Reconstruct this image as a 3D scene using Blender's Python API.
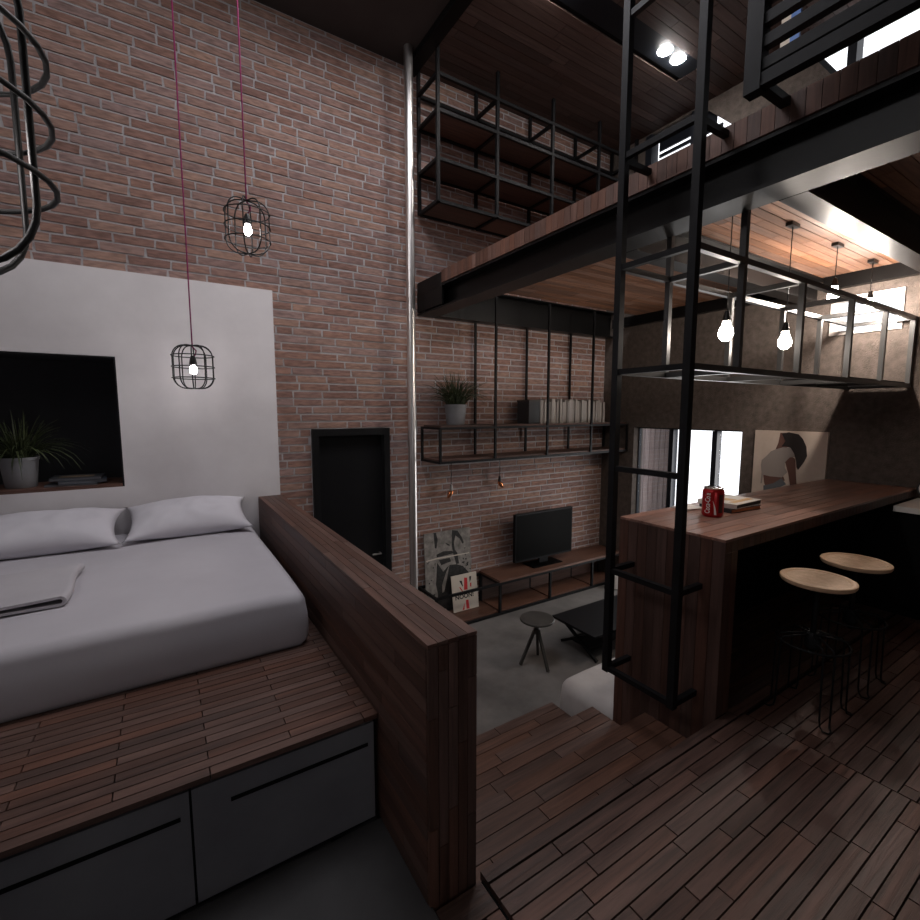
import bpy, bmesh, math, random
from mathutils import Vector, Matrix
for o in list(bpy.data.objects): bpy.data.objects.remove(o, do_unlink=True)
S = bpy.context.scene
COL = S.collection
PI = math.pi

# ------------------------------------------------------------------ camera
F_PX, YAW, PITCH = 466.2, math.radians(32.514), math.radians(5.996)
CAM = Vector((0, 0, 1.65))
cd = bpy.data.cameras.new('camera'); co = bpy.data.objects.new('camera', cd); COL.objects.link(co)
cd.sensor_width = 36; cd.sensor_fit = 'HORIZONTAL'; cd.lens = 36 * F_PX / 920; cd.clip_start = .02; cd.clip_end = 200
co.location = CAM; co.rotation_euler = (PI/2 - PITCH, 0, -YAW)
S.camera = co
# ------------------------------------------------------------------ world
w = bpy.data.worlds.new('world'); S.world = w; w.use_nodes = True
bg = w.node_tree.nodes['Background']; bg.inputs[0].default_value = (.93, .95, 1, 1); bg.inputs[1].default_value = 2.2
# ------------------------------------------------------------------ daylight through roof light and garden window, plus two added fill windows
SKY = (0.45, 2.05, 1.75, 3.35)     # x0 x1 y0 y1 of the roof-light opening
HWIN = (-0.4, 3.6, 4.3, 5.0)        # y0 y1 z0 z1 of the added, unseen strip window in the left wall
def daylight(name, sx, sy, energy, col, loc, rot):
    la = bpy.data.lights.new(name, 'AREA'); la.shape = 'RECTANGLE'; la.size = sx; la.size_y = sy; la.energy = energy; la.color = col
    lo = bpy.data.objects.new(name, la); COL.objects.link(lo); lo.location = loc; lo.rotation_euler = rot
daylight('roof_light_daylight', SKY[1]-SKY[0]-.1, SKY[3]-SKY[2]-.1, 58, (.98, .95, 1), ((SKY[0]+SKY[1])/2, (SKY[2]+SKY[3])/2, 5.22), (0, 0, 0))
daylight('high_window_fill', HWIN[3]-HWIN[2]-.1, HWIN[1]-HWIN[0]-.1, 34, (1, .95, .95), (-2.62, (HWIN[0]+HWIN[1])/2, (HWIN[2]+HWIN[3])/2), (0, -PI/2, 0))  # added to brighten the upper bricks; its window is unseen
daylight('garden_window_daylight', 2.1, .80, 34, (1, .97, .95), (5.64, 3.15, .33), (0, PI/2, 0))
FWIN = (-.9, .3, 1.1, 2.0)          # x0 x1 z0 z1 of the added fill window behind the viewpoint
daylight('near_window_fill', FWIN[1]-FWIN[0]-.1, FWIN[3]-FWIN[2]-.1, 6.5, (.97, .95, 1), ((FWIN[0]+FWIN[1])/2, -3.03, (FWIN[2]+FWIN[3])/2), (PI/2, 0, 0))  # added front fill for the drawers and half wall
# ------------------------------------------------------------------ exposure
vs = S.view_settings
vs.view_transform = 'Standard'; vs.look = 'None'; vs.gamma = 1; vs.exposure = -0.15; vs.use_curve_mapping = False

# ================================================================== materials
MATS = {}
def mat(name, col=(.5,.5,.5), rough=.5, metal=0, spec=.5):
    m = bpy.data.materials.new(name); m.use_nodes = True
    b = m.node_tree.nodes['Principled BSDF']
    b.inputs['Base Color'].default_value = (*col, 1); b.inputs['Roughness'].default_value = rough
    b.inputs['Metallic'].default_value = metal; b.inputs['Specular IOR Level'].default_value = spec
    MATS[name] = m
    return m, m.node_tree, b
def N(nt, t, **kw):
    n = nt.nodes.new(t)
    for k, v in kw.items(): setattr(n, k, v)
    return n
def rnd_node(nt):
    oi = N(nt, 'ShaderNodeObjectInfo'); ge = N(nt, 'ShaderNodeNewGeometry')
    a = N(nt, 'ShaderNodeMath', operation='ADD'); nt.links.new(oi.outputs['Random'], a.inputs[0]); nt.links.new(ge.outputs['Random Per Island'], a.inputs[1])
    f = N(nt, 'ShaderNodeMath', operation='FRACT'); nt.links.new(a.outputs[0], f.inputs[0])
    return f.outputs[0], ge.outputs['Position']
def ramp(nt, pts):
    r = N(nt, 'ShaderNodeValToRGB'); e = r.color_ramp.elements
    while len(e) > 1: e.remove(e[-1])
    e[0].position = pts[0][0]; e[0].color = (*pts[0][1], 1)
    for p, c in pts[1:]:
        x = e.new(p); x.color = (*c, 1)
    return r
def bump(nt, b, sock, strength, dist=.01):
    bp = N(nt, 'ShaderNodeBump'); bp.inputs['Strength'].default_value = strength; bp.inputs['Distance'].default_value = dist
    nt.links.new(sock, bp.inputs['Height']); nt.links.new(bp.outputs[0], b.inputs['Normal'])
def wood(name, axis, dark, light, rough=.5, var=.55, bstr=.25):
    m, nt, b = mat(name, light, rough, 0, .4)
    r, pos = rnd_node(nt)
    sc = [38, 38, 38]; sc[axis] = 2.2
    mul = N(nt, 'ShaderNodeVectorMath', operation='MULTIPLY'); mul.inputs[1].default_value = sc; nt.links.new(pos, mul.inputs[0])
    off = N(nt, 'ShaderNodeVectorMath', operation='MULTIPLY_ADD')
    cb = N(nt, 'ShaderNodeCombineXYZ')
    for i in range(3): nt.links.new(r, cb.inputs[i])
    off.inputs[1].default_value = (37, 53, 71); nt.links.new(cb.outputs[0], off.inputs[0]); nt.links.new(mul.outputs[0], off.inputs[2])
    no = N(nt, 'ShaderNodeTexNoise'); no.inputs['Scale'].default_value = 1; no.inputs['Detail'].default_value = 5; no.inputs['Roughness'].default_value = .65; no.inputs['Distortion'].default_value = .6
    nt.links.new(off.outputs[0], no.inputs['Vector'])
    cr = ramp(nt, [(.28, dark), (.5, tuple((a+c)/2 for a, c in zip(dark, light))), (.72, light)])
    nt.links.new(no.outputs[0], cr.inputs[0])
    mr = N(nt, 'ShaderNodeMapRange'); mr.inputs[3].default_value = 1-var; mr.inputs[4].default_value = 1+var*.65; nt.links.new(r, mr.inputs[0])
    hs = N(nt, 'ShaderNodeHueSaturation'); nt.links.new(cr.outputs[0], hs.inputs['Color']); nt.links.new(mr.outputs[0], hs.inputs['Value'])
    r2 = N(nt, 'ShaderNodeMath', operation='MULTIPLY'); r2.inputs[1].default_value = 7.13; nt.links.new(r, r2.inputs[0])
    r3 = N(nt, 'ShaderNodeMath', operation='FRACT'); nt.links.new(r2.outputs[0], r3.inputs[0])
    ms = N(nt, 'ShaderNodeMapRange'); ms.inputs[3].default_value = .82; ms.inputs[4].default_value = 1.1; nt.links.new(r3.outputs[0], ms.inputs[0]); nt.links.new(ms.outputs[0], hs.inputs['Saturation'])
    nt.links.new(hs.outputs[0], b.inputs['Base Color'])
    rr = N(nt, 'ShaderNodeMapRange'); rr.inputs[3].default_value = rough-.1; rr.inputs[4].default_value = rough+.15; nt.links.new(no.outputs[0], rr.inputs[0]); nt.links.new(rr.outputs[0], b.inputs['Roughness'])
    bump(nt, b, no.outputs[0], bstr, .004)
    return m
def noisy(name, c1, c2, scale, rough=.7, detail=8, bstr=.15, metal=0, spec=.4, scale2=None, bdist=.01):
    m, nt, b = mat(name, c1, rough, metal, spec)
    ge = N(nt, 'ShaderNodeNewGeometry')
    no = N(nt, 'ShaderNodeTexNoise'); no.inputs['Scale'].default_value = scale; no.inputs['Detail'].default_value = detail; no.inputs['Roughness'].default_value = .6
    nt.links.new(ge.outputs['Position'], no.inputs['Vector'])
    cr = ramp(nt, [(.32, c1), (.68, c2)]); nt.links.new(no.outputs[0], cr.inputs[0])
    nt.links.new(cr.outputs[0], b.inputs['Base Color'])
    n2 = N(nt, 'ShaderNodeTexNoise'); n2.inputs['Scale'].default_value = scale2 or scale*9; n2.inputs['Detail'].default_value = 4
    nt.links.new(ge.outputs['Position'], n2.inputs['Vector'])
    bump(nt, b, n2.outputs[0], bstr, bdist)
    return m
def emis(name, col, s):
    m = bpy.data.materials.new(name); m.use_nodes = True; nt = m.node_tree
    nt.nodes.remove(nt.nodes['Principled BSDF'])
    e = N(nt, 'ShaderNodeEmission'); e.inputs[0].default_value = (*col, 1); e.inputs[1].default_value = s
    nt.links.new(e.outputs[0], nt.nodes['Material Output'].inputs[0]); MATS[name] = m
    return m
WD, WL = (.048, .023, .0165), (.150, .076, .056)
wood('wood_x', 0, WD, WL, .5, .32); wood('wood_y', 1, WD, WL, .5, .32); wood('wood_z', 2, WD, WL, .5, .32)
wood('floor_wood', 0, (.036, .018, .0135), (.140, .073, .055), .52, .32, .9)
wood('tread_wood', 0, (.050, .023, .0155), (.14, .070, .047), .45, .32, .5)
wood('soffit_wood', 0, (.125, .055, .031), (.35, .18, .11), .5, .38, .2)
wood('ceiling_wood', 0, (.070, .044, .038), (.15, .099, .086), .6, .35, .2)
wood('fascia_wood', 2, (.080, .036, .024), (.20, .10, .07), .55, .35, .25)
wood('bar_wood_lit', 0, (.125, .058, .042), (.34, .178, .128), .36, .28, .3)  # bar top wood lightened to stand in for lamp light
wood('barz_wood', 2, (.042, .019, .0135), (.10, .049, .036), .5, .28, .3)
wood('loft_wood', 0, (.10, .05, .036), (.22, .12, .085), .5, .3, .3)
wood('fence_wood', 2, (.16, .12, .11), (.34, .27, .26), .7, .4, .2)
noisy('plaster_white', (.62, .59, .60), (.74, .71, .72), 1.6, .85, bstr=.06)
noisy('plaster_dark', (.070, .056, .047), (.125, .10, .086), 16, .9, bstr=.6, scale2=80, bdist=.012)
noisy('plaster_ceil', (.045, .036, .034), (.06, .05, .047), 2, .9, bstr=.1)
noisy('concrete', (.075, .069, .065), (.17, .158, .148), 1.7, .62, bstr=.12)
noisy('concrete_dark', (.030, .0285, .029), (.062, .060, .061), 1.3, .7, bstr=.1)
noisy('drawer_grey', (.14, .138, .152), (.19, .187, .20), 2.5, .6, bstr=.04)
noisy('mortar', (.33, .31, .315), (.45, .43, .435), 9, .95, bstr=.5, scale2=60)
noisy('sheet', (.45, .43, .465), (.51, .49, .525), 1.5, .9, bstr=.12, scale2=180, bdist=.002)
noisy('pillow_cloth', (.58, .56, .61), (.64, .62, .665), 2, .9, bstr=.12, scale2=160, bdist=.002)
noisy('throw_cloth', (.43, .41, .44), (.49, .47, .495), 3, .95, bstr=.3, scale2=220, bdist=.003)
noisy('sofa_cloth', (.40, .37, .355), (.47, .44, .42), 6, .95, bstr=.25, scale2=150, bdist=.003)
noisy('steel_black', (.006, .006, .0068), (.010, .010, .011), 6, .5, bstr=.03, spec=.15); noisy('rack_steel_lit', (.030, .029, .028), (.042, .041, .040), 6, .4, bstr=.03, spec=.5)  # rack gets a lighter copy of the black steel, imitating lamplit faces
noisy('steel_beam', (.0045, .0043, .0043), (.0075, .0072, .0072), 3, .38, bstr=.03, spec=.2)
noisy('wire_black', (.006, .006, .006), (.010, .010, .010), 8, .5, bstr=.02, spec=.3)
noisy('door_black', (.010, .010, .011), (.012, .012, .013), 3, .85, bstr=.05, spec=.06)
noisy('niche_shade', (.012, .012, .015), (.018, .018, .022), 3, .8, bstr=.05)  # shade of the recess put into the lining colour
mat('chrome', (.75, .72, .70), .34, 1)
mat('steel_grey', (.30, .30, .30), .35, 1)
mat('tv_black', (.002, .002, .002), .5, 0, .04); mat('tv_bezel', (.007, .007, .008), .5, 0, .12)
mat('cord_magenta', (.17, .008, .065), .7, 0, .2); mat('cord_black', (.01, .01, .01), .5)
mat('socket_black', (.008, .008, .008), .35); mat('socket_white', (.35, .33, .32), .4)
mat('copper', (.70, .27, .12), .25, 1)
noisy('pot_grey', (.19, .19, .20), (.25, .25, .26), 6, .6, bstr=.05)  # grey lowered so the niche pot carries the recess shade
noisy('leaf', (.018, .026, .008), (.045, .058, .018), 20, .6, bstr=.05)  # green darkened to include the shade inside the niche
noisy('cane', (.50, .34, .22), (.66, .47, .32), 30, .6, bstr=.4, scale2=90)
mat('rim_wood', (.56, .37, .23), .45)
mat('can_red', (.42, .012, .014), .28, .5); mat('can_top', (.8, .8, .8), .25, 1); mat('print_white', (.75, .72, .68), .5); mat('print_dark', (.05, .012, .012), .4)
mat('paper', (.62, .58, .53), .7); mat('book_dark', (.02, .022, .026), .5); mat('book_orange', (.55, .19, .07), .6); mat('book_cover', (.66, .62, .56), .5)
mat('print_gold', (.55, .33, .12), .5)
mat('book_spine_a', (.30, .265, .24), .6); mat('book_spine_b', (.21, .185, .17), .6); mat('book_spine_c', (.36, .325, .295), .6); mat('book_spine_d', (.05, .04, .036), .6)
mat('mag_blue', (.04, .05, .07), .5); mat('mag_grey', (.09, .10, .115), .5); mat('mag_print', (.13, .09, .055), .5); mat('mag_pages', (.13, .135, .15), .6)  # magazine colours darkened to hold the niche's shade
noisy('canvas_cream', (.44, .36, .30), (.56, .47, .40), 3, .8, bstr=.1)
mat('art_hair', (.012, .008, .008), .8); mat('art_skin', (.11, .05, .038), .8); mat('art_shirt', (.26, .225, .205), .8); mat('art_jeans', (.085, .095, .105), .8)
noisy('poster_grey', (.12, .11, .10), (.30, .275, .25), 14, .7, bstr=.05)
noisy('poster_black', (.006, .006, .006), (.030, .028, .026), 30, .7, bstr=.05)
mat('poster_cream', (.52, .46, .39), .7); mat('poster_red', (.48, .012, .018), .7); mat('poster_ink', (.012, .012, .014), .7)
mat('counter_white', (.80, .77, .74), .3); mat('cabinet_black', (.006, .0058, .006), .8, 0, .12)
mat('blue_paint', (.03, .12, .38), .5); mat('cream_paint', (.55, .47, .38), .6)
mat('white_pot', (.75, .73, .70), .5); mat('frame_white', (.55, .52, .50), .5)
mat('frame_blueblack', (.010, .012, .017), .5, 0, .2)
noisy('stool_dark', (.035, .033, .030), (.055, .052, .047), 8, .45, bstr=.05)
emis('bulb_kitchen', (1, .88, .78), 90); emis('bulb_kitchen_bright', (1, .88, .78), 560); emis('bulb_small', (1, .93, .92), 60); emis('downlight', (1, .95, .92), 210)
def glass():
    m = bpy.data.materials.new('glass'); m.use_nodes = True; nt = m.node_tree
    nt.nodes.remove(nt.nodes['Principled BSDF'])
    t = N(nt, 'ShaderNodeBsdfTransparent'); g = N(nt, 'ShaderNodeBsdfGlossy'); g.inputs['Roughness'].default_value = .03
    mx = N(nt, 'ShaderNodeMixShader'); mx.inputs[0].default_value = .07
    nt.links.new(t.outputs[0], mx.inputs[1]); nt.links.new(g.outputs[0], mx.inputs[2]); nt.links.new(mx.outputs[0], nt.nodes['Material Output'].inputs[0]); MATS['glass'] = m
glass()
def brick_mat():
    m, nt, b = mat('brick', (.3, .16, .12), .9, 0, .25)
    r, pos = rnd_node(nt)
    cr = ramp(nt, [(0, (.20, .115, .095)), (.25, (.27, .155, .120)), (.5, (.235, .150, .135)), (.75, (.31, .19, .145)), (1, (.26, .175, .16))]); cr.color_ramp.interpolation = 'LINEAR'
    nt.links.new(r, cr.inputs[0])
    mul = N(nt, 'ShaderNodeVectorMath', operation='MULTIPLY'); mul.inputs[1].default_value = (14, 14, 60); nt.links.new(pos, mul.inputs[0])
    no = N(nt, 'ShaderNodeTexNoise'); no.inputs['Scale'].default_value = 1; no.inputs['Detail'].default_value = 6; nt.links.new(mul.outputs[0], no.inputs['Vector'])
    mr = N(nt, 'ShaderNodeMapRange'); mr.inputs[1].default_value = .3; mr.inputs[2].default_value = .7; mr.inputs[3].default_value = .66; mr.inputs[4].default_value = 1.32; nt.links.new(no.outputs[0], mr.inputs[0])
    hs = N(nt, 'ShaderNodeHueSaturation'); nt.links.new(cr.outputs[0], hs.inputs['Color']); nt.links.new(mr.outputs[0], hs.inputs['Value'])
    nt.links.new(hs.outputs[0], b.inputs['Base Color']); bump(nt, b, no.outputs[0], .5, .006)
brick_mat()

# ================================================================== helpers
def link(name, data, parent=None):
    o = bpy.data.objects.new(name, data); COL.objects.link(o)
    if parent is not None: o.parent = parent
    return o
def org(p):                      # world position of a parent chain (parents are never rotated while building)
    v = Vector((0, 0, 0))
    while p is not None: v += p.location; p = p.parent
    return v
UNIT = {}
CF = [(0,1,3,2),(4,6,7,5),(0,4,5,1),(2,3,7,6),(0,2,6,4),(1,5,7,3)]
CV = [(x,y,z) for x in(-.5,.5) for y in(-.5,.5) for z in(-.5,.5)]
def unit(m):
    if m not in UNIT:
        me = bpy.data.meshes.new('block_'+m); me.from_pydata(CV, [], CF); me.materials.append(MATS[m]); UNIT[m] = me
    return UNIT[m]
def bx(parent, name, x0, x1, y0, y1, z0, z1, m):
    o = link(name, unit(m), parent)
    o.location = Vector(((x0+x1)/2, (y0+y1)/2, (z0+z1)/2)) - org(parent)
    o.scale = (abs(x1-x0), abs(y1-y0), abs(z1-z0))
    return o
class MB:
    def __init__(s): s.v = []; s.f = []
    def add(s, v, f):
        n = len(s.v); s.v += [tuple(p) for p in v]; s.f += [tuple(i+n for i in q) for q in f]; return s
    def box(s, x0, x1, y0, y1, z0, z1):
        return s.add([(x, y, z) for x in(x0,x1) for y in(y0,y1) for z in(z0,z1)], CF)
    def tube(s, pts, r, n=8, closed=False, cap=True):
        pts = [Vector(p) for p in pts]; m = len(pts); rings = []
        rr = r if isinstance(r, (list, tuple)) else [r]*m
        up = None
        for i in range(m):
            a = pts[(i-1) % m] if (closed or i > 0) else pts[i]; b = pts[(i+1) % m] if (closed or i < m-1) else pts[i]
            d = (b-a).normalized()
            if up is None:
                up = Vector((0,0,1)) if abs(d.z) < .9 else Vector((1,0,0))
            up = (up - d*up.dot(d))
            if up.length < 1e-5: up = d.orthogonal()
            up.normalize(); sd = d.cross(up)
            rings.append([pts[i]+(up*math.cos(t)+sd*math.sin(t))*rr[i] for t in [2*PI*k/n for k in range(n)]])
        v = [p for q in rings for p in q]; f = []
        for i in range(m if closed else m-1):
            j = (i+1) % m
            for k in range(n): f.append((i*n+k, i*n+(k+1)%n, j*n+(k+1)%n, j*n+k))
        if cap and not closed: f.append(tuple(range(n-1, -1, -1))); f.append(tuple((m-1)*n+k for k in range(n)))
        return s.add(v, f)
    def lathe(s, prof, c=(0,0,0), n=24, mtx=None):
        v = []; f = []
        for r, z in prof:
            for k in range(n):
                p = Vector((r*math.cos(2*PI*k/n), r*math.sin(2*PI*k/n), z))
                if mtx: p = mtx @ p
                v.append(p+Vector(c))
        m = len(prof)
        for i in range(m-1):
            for k in range(n): f.append((i*n+k, i*n+(k+1)%n, (i+1)*n+(k+1)%n, (i+1)*n+k))
        f.append(tuple(range(n-1, -1, -1))); f.append(tuple((m-1)*n+k for k in range(n)))
        return s.add(v, f)
    def prism(s, poly, fn, t0, t1):          # poly: 2-D points, fn(u, v, t) -> point
        n = len(poly); v = [fn(a, b, t0) for a, b in poly]+[fn(a, b, t1) for a, b in poly]
        f = [tuple(range(n-1, -1, -1)), tuple(range(n, 2*n))]+[(i, (i+1)%n, n+(i+1)%n, n+i) for i in range(n)]
        return s.add(v, f)
    def build(s, name, m, parent=None, smooth=False, bev=0):
        off = org(parent); me = bpy.data.meshes.new(name)
        me.from_pydata([tuple(Vector(p)-off) for p in s.v], [], s.f)
        b = bmesh.new(); b.from_mesh(me)
        if bev: bmesh.ops.bevel(b, geom=b.edges[:], offset=bev, segments=2, affect='EDGES', profile=.6)
        bmesh.ops.recalc_face_normals(b, faces=b.faces[:]); b.to_mesh(me); b.free()
        me.materials.append(MATS[m])
        if smooth:
            for p in me.polygons: p.use_smooth = True
            if smooth == 'auto': me.set_sharp_from_angle(angle=math.radians(40))
        return link(name, me, parent)
def tag(o, label, cat=None, group=None, kind=None):
    o['label'] = label
    if cat: o['category'] = cat
    if group: o['group'] = group
    if kind: o['kind'] = kind
    return o
def thing(name, label, cat, loc=(0,0,0), group=None):
    o = link(name, None); o.location = loc
    return tag(o, label, cat, group)
def struct(o, label): return tag(o, label, None, None, 'structure')
def bar(parent, name, a, b, t, m='steel_black'):      # square-section member between two points, any direction
    a, b = Vector(a), Vector(b); d = (b-a); L = d.length; d.normalize()
    o = link(name, unit(m), parent); o.location = (a+b)/2-org(parent); o.scale = (t, t, L)
    o.rotation_mode = 'QUATERNION'; o.rotation_quaternion = d.to_track_quat('Z', 'Y') if abs(d.z) < .999 else (1,0,0,0)
    return o
def rows(u0, u1, v0, v1, pitch, L, gap, seed, jit=.25, half=True, skipmin=.05):
    """rectangles (ua, ub, va, vb) of staggered boards: u along the board, v across"""
    rg = random.Random(seed); out = []; n = max(1, round((v1-v0)/pitch)); p = (v1-v0)/n
    for i in range(n):
        u = u0 - (L*.5 if (i % 2 and half) else 0) - rg.random()*L*jit
        cur = u0
        while u < u1-1e-4:
            l = L*(1+(rg.random()-.5)*jit); a, b = cur, min(u+l, u1); u += l
            if u1-u < skipmin: b = u1; u = u1
            if b-a <= skipmin: continue
            cur = b
            out.append((a+gap/2, b-gap/2, v0+i*p+gap/2, v0+(i+1)*p-gap/2))
    return out
def smoothstep(x): return x*x*(3-2*x)
def text_mesh(txt, size, bold=0.0):
    c = bpy.data.curves.new('lettering', 'FONT'); c.body = txt; c.size = size; c.align_x = 'CENTER'; c.offset = bold; c.resolution_u = 3
    o = bpy.data.objects.new('lettering', c); COL.objects.link(o)
    dg = bpy.context.evaluated_depsgraph_get(); me = bpy.data.meshes.new_from_object(o.evaluated_get(dg))
    v = [tuple(p.co) for p in me.vertices]; f = [tuple(p.vertices) for p in me.polygons]
    bpy.data.objects.remove(o, do_unlink=True); bpy.data.curves.remove(c); bpy.data.meshes.remove(me)
    return v, f
def project(p):
    q = Vector(p)-CAM
    fw = Vector((math.sin(YAW)*math.cos(PITCH), math.cos(YAW)*math.cos(PITCH), -math.sin(PITCH)))
    r = Vector((math.cos(YAW), -math.sin(YAW), 0)); u = r.cross(fw); d = q.dot(fw)
    return 460+F_PX*q.dot(r)/d, 460-F_PX*q.dot(u)/d, d

# ================================================================== room dimensions
YB, XR, XL, YF = 4.70, 5.50, -2.6, -3.0      # brick wall, right wall, left wall, wall behind the camera
ZC, ZL = 5.19, -0.78                         # ceiling, living-room floor
BAR_X = 2.552
DX, ZM = 2.42, 3.035                         # edge of the loft, loft floor

# ------------------------------------------------------------------ brick wall
DOOR = (1.243, 2.068, 1.47)
wb = MB()
wb.box(XL-.2, DOOR[0], YB, YB+.25, ZL-.2, ZC+.2).box(DOOR[1], XR+.2, YB, YB+.25, ZL-.2, ZC+.2).box(DOOR[0], DOOR[1], YB, YB+.25, DOOR[2], ZC+.2)
wall_back = wb.build('wall_back', 'mortar'); struct(wall_back, 'tall red brick wall with grey mortar joints behind bed and living room')
rg = random.Random(4); bricks = []
PZ = .075; z = ZL; row = 0
while z < ZC-.01:
    x = XL+.0 - rg.random()*.3
    while x < XR:
        l = rg.choice([.29, .29, .30, .30, .28, .28, .29, .15, .37]); a, b = max(x, XL), min(x+l, XR); x += l
        z1 = min(z+PZ, ZC)
        if b-a < .03: continue
        if b < .84 and z1 < 2.66: continue                          # behind the white headboard block
        segs = [(a, b)]
        if z < DOOR[2]-.01:
            if a < DOOR[0] < b: segs = [(a, DOOR[0])]
            elif a < DOOR[1] < b: segs = [(DOOR[1], b)]
            elif a >= DOOR[0] and b <= DOOR[1]: segs = []
        for p, q in segs:
            if q-p > .03: bricks.append((p+.0085, q-.0085, z+.0085, z1-.0085, rg.random()))
    z += PZ; row += 1
def bscore(b):
    cx, cz = (b[0]+b[1])/2, (b[2]+b[3])/2
    if (Vector((cx, YB, cz))-CAM).dot(Vector((.537, .838, -.1))) < .5: return -1
    u, v, d = project((cx, YB, cz))
    if not (0 < u < 920 and 0 < v < 920): return -1
    u0 = project((b[0], YB, cz)); u1 = project((b[1], YB, cz)); v0 = project((cx, YB, b[2])); v1 = project((cx, YB, b[3]))
    return abs(u1[0]-u0[0])*abs(v1[1]-v0[1])
order = sorted(range(len(bricks)), key=lambda i: -bscore(bricks[i]))
BM = []
for k in range(5):
    r_ = random.Random(k); me = bpy.data.meshes.new('brick_block')
    me.from_pydata([(x+(r_.random()-.5)*.03, y+(r_.random()-.5)*.15, z+(r_.random()-.5)*.1) for x, y, z in CV], [], CF); me.materials.append(MATS['brick']); BM.append(me)
rest = MB()
for n_, i in enumerate(order):
    a, b, c, d, t = bricks[i]
    if n_ < 300:
        o = link('brick', BM[i % 5], wall_back); o.location = ((a+b)/2, YB+.0095-t*.003, (c+d)/2); o.scale = (b-a, .03, d-c)
    else:
        r_ = random.Random(i); j = lambda: (r_.random()-.5)*.005
        y = YB-.003-t*.003
        v = [(a+j(), y, c+j()), (b+j(), y+j()*.6, c+j()), (b+j(), y, d+j()), (a+j(), y+j()*.6, d+j())]
        v += [(a, YB+.01, c), (b, YB+.01, c), (b, YB+.01, d), (a, YB+.01, d)]
        rest.add(v, [(0,1,2,3), (0,4,5,1), (1,5,6,2), (2,6,7,3), (3,7,4,0)])
o = rest.build('brick_field', 'brick', wall_back); o['kind'] = 'stuff'
# ------------------------------------------------------------------ other walls
W1 = (2.72, 4.15, ZL, 1.43); W2 = (1.44, 1.97, 2.37, 2.72); W3 = (0.2, 4.12, 4.45, 5.165)
wr = MB()
wr.box(XR, XR+.2, YF-.2, W2[0], ZL-.2, W3[2]).box(XR, XR+.2, W2[0], W2[1], ZL-.2, W2[2]).box(XR, XR+.2, W2[0], W2[1], W2[3], W3[2])
wr.box(XR, XR+.2, W2[1], W1[0], ZL-.2, W3[2]).box(XR, XR+.2, W1[0], W1[1], W1[3], W3[2]).box(XR, XR+.2, W1[0], W1[1], ZL-.2, ZL).box(XR, XR+.2, W1[1], YB, ZL-.2, W3[2])
wr.box(XR, XR+.2, YF-.2, W3[0], W3[2], ZC+.2).box(XR, XR+.2, W3[1], YB, W3[2], ZC+.2).box(XR, XR+.2, W3[0], W3[1], W3[3], ZC+.2)
wr.prism([(2.34, 5.165), (3.39, 5.165), (2.68, 4.45), (1.88, 4.45)], lambda u, v, t: (t, u, v), XR, XR+.2)
wall_right = wr.build('wall_right', 'plaster_dark'); struct(wall_right, 'rough dark brown-grey plaster wall with windows at the far right')
struct(MB().box(XL-.2, XL, YF-.2, HWIN[0], ZL-.2, ZC+.2).box(XL-.2, XL, HWIN[1], YB, ZL-.2, ZC+.2).box(XL-.2, XL, HWIN[0], HWIN[1], ZL-.2, HWIN[2]).box(XL-.2, XL, HWIN[0], HWIN[1], HWIN[3], ZC+.2).build('wall_left', 'plaster_dark'), 'plain plaster wall beyond the left edge of the bed')
struct(MB().box(XL, FWIN[0], YF-.2, YF, ZL-.2, ZC+.2).box(FWIN[1], XR, YF-.2, YF, ZL-.2, ZC+.2).box(FWIN[0], FWIN[1], YF-.2, YF, ZL-.2, FWIN[2]).box(FWIN[0], FWIN[1], YF-.2, YF, FWIN[3], ZC+.2).build('wall_front', 'plaster_dark'), 'plain plaster wall on the near side of the room')
# ------------------------------------------------------------------ headboard block with niche
NX0, NX1, NZ0, NZ1 = -1.75, -.262, 1.088, 2.045; HY = 4.27; HX1, HZ = .845, 2.66
hb = MB().box(XL, NX0, HY, YB, ZL, HZ).box(NX1, HX1, HY, YB, ZL, HZ).box(NX0, NX1, HY, YB, NZ1, HZ).box(NX0, NX1, HY, YB, ZL, NZ0)
wall_headboard = hb.build('wall_headboard', 'plaster_white'); struct(wall_headboard, 'white plaster headboard wall with a dark rectangular niche above the bed')
bx(wall_headboard, 'niche_back', NX0, NX1, YB-.02, YB, NZ0, NZ1, 'niche_shade')
bx(wall_headboard, 'niche_side', NX1-.012, NX1, HY+.012, YB-.02, NZ0, NZ1, 'niche_shade')
bx(wall_headboard, 'niche_side', NX0, NX0+.012, HY+.012, YB-.02, NZ0, NZ1, 'niche_shade')
bx(wall_headboard, 'niche_top', NX0+.012, NX1-.012, HY+.012, YB-.02, NZ1-.012, NZ1, 'niche_shade')
bx(wall_headboard, 'niche_shelf', NX0+.012, NX1-.012, HY+.002, YB-.02, NZ0, NZ0+.024, 'wood_x')
NZS = NZ0+.024
# ------------------------------------------------------------------ floors
fl = MB().box(XL, XR, 1.26, YB+.25, ZL-.15, ZL)
struct(fl.build('floor_living', 'concrete'), 'worn grey concrete floor of the sunken living room')
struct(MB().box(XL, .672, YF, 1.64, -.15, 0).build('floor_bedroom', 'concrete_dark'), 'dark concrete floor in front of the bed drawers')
floor_k = MB().box(.872, XR, YF, 1.225, -.5, -.022).box(BAR_X, XR-.003, 1.225, 1.872, -.5, -.022).build('floor_kitchen', 'cabinet_black'); struct(floor_k, 'dark brown plank floor of the upper kitchen level')
for sx0, sx1, oy, sd in ((.874, 2.605, 0, 11), (2.607, XR, .03, 23)):
    for ua, ub, va, vb in rows(sx0, sx1, -.42+oy*0, 1.185, .0617, .56, .006, sd, .5):
        bx(floor_k, 'plank', ua, ub, va-oy*.6 if va > -.4 else va, vb-oy*.6, -.022, 0+random.Random(int(ua*999+va*7777)).random()*.0016, 'floor_wood')
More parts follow.
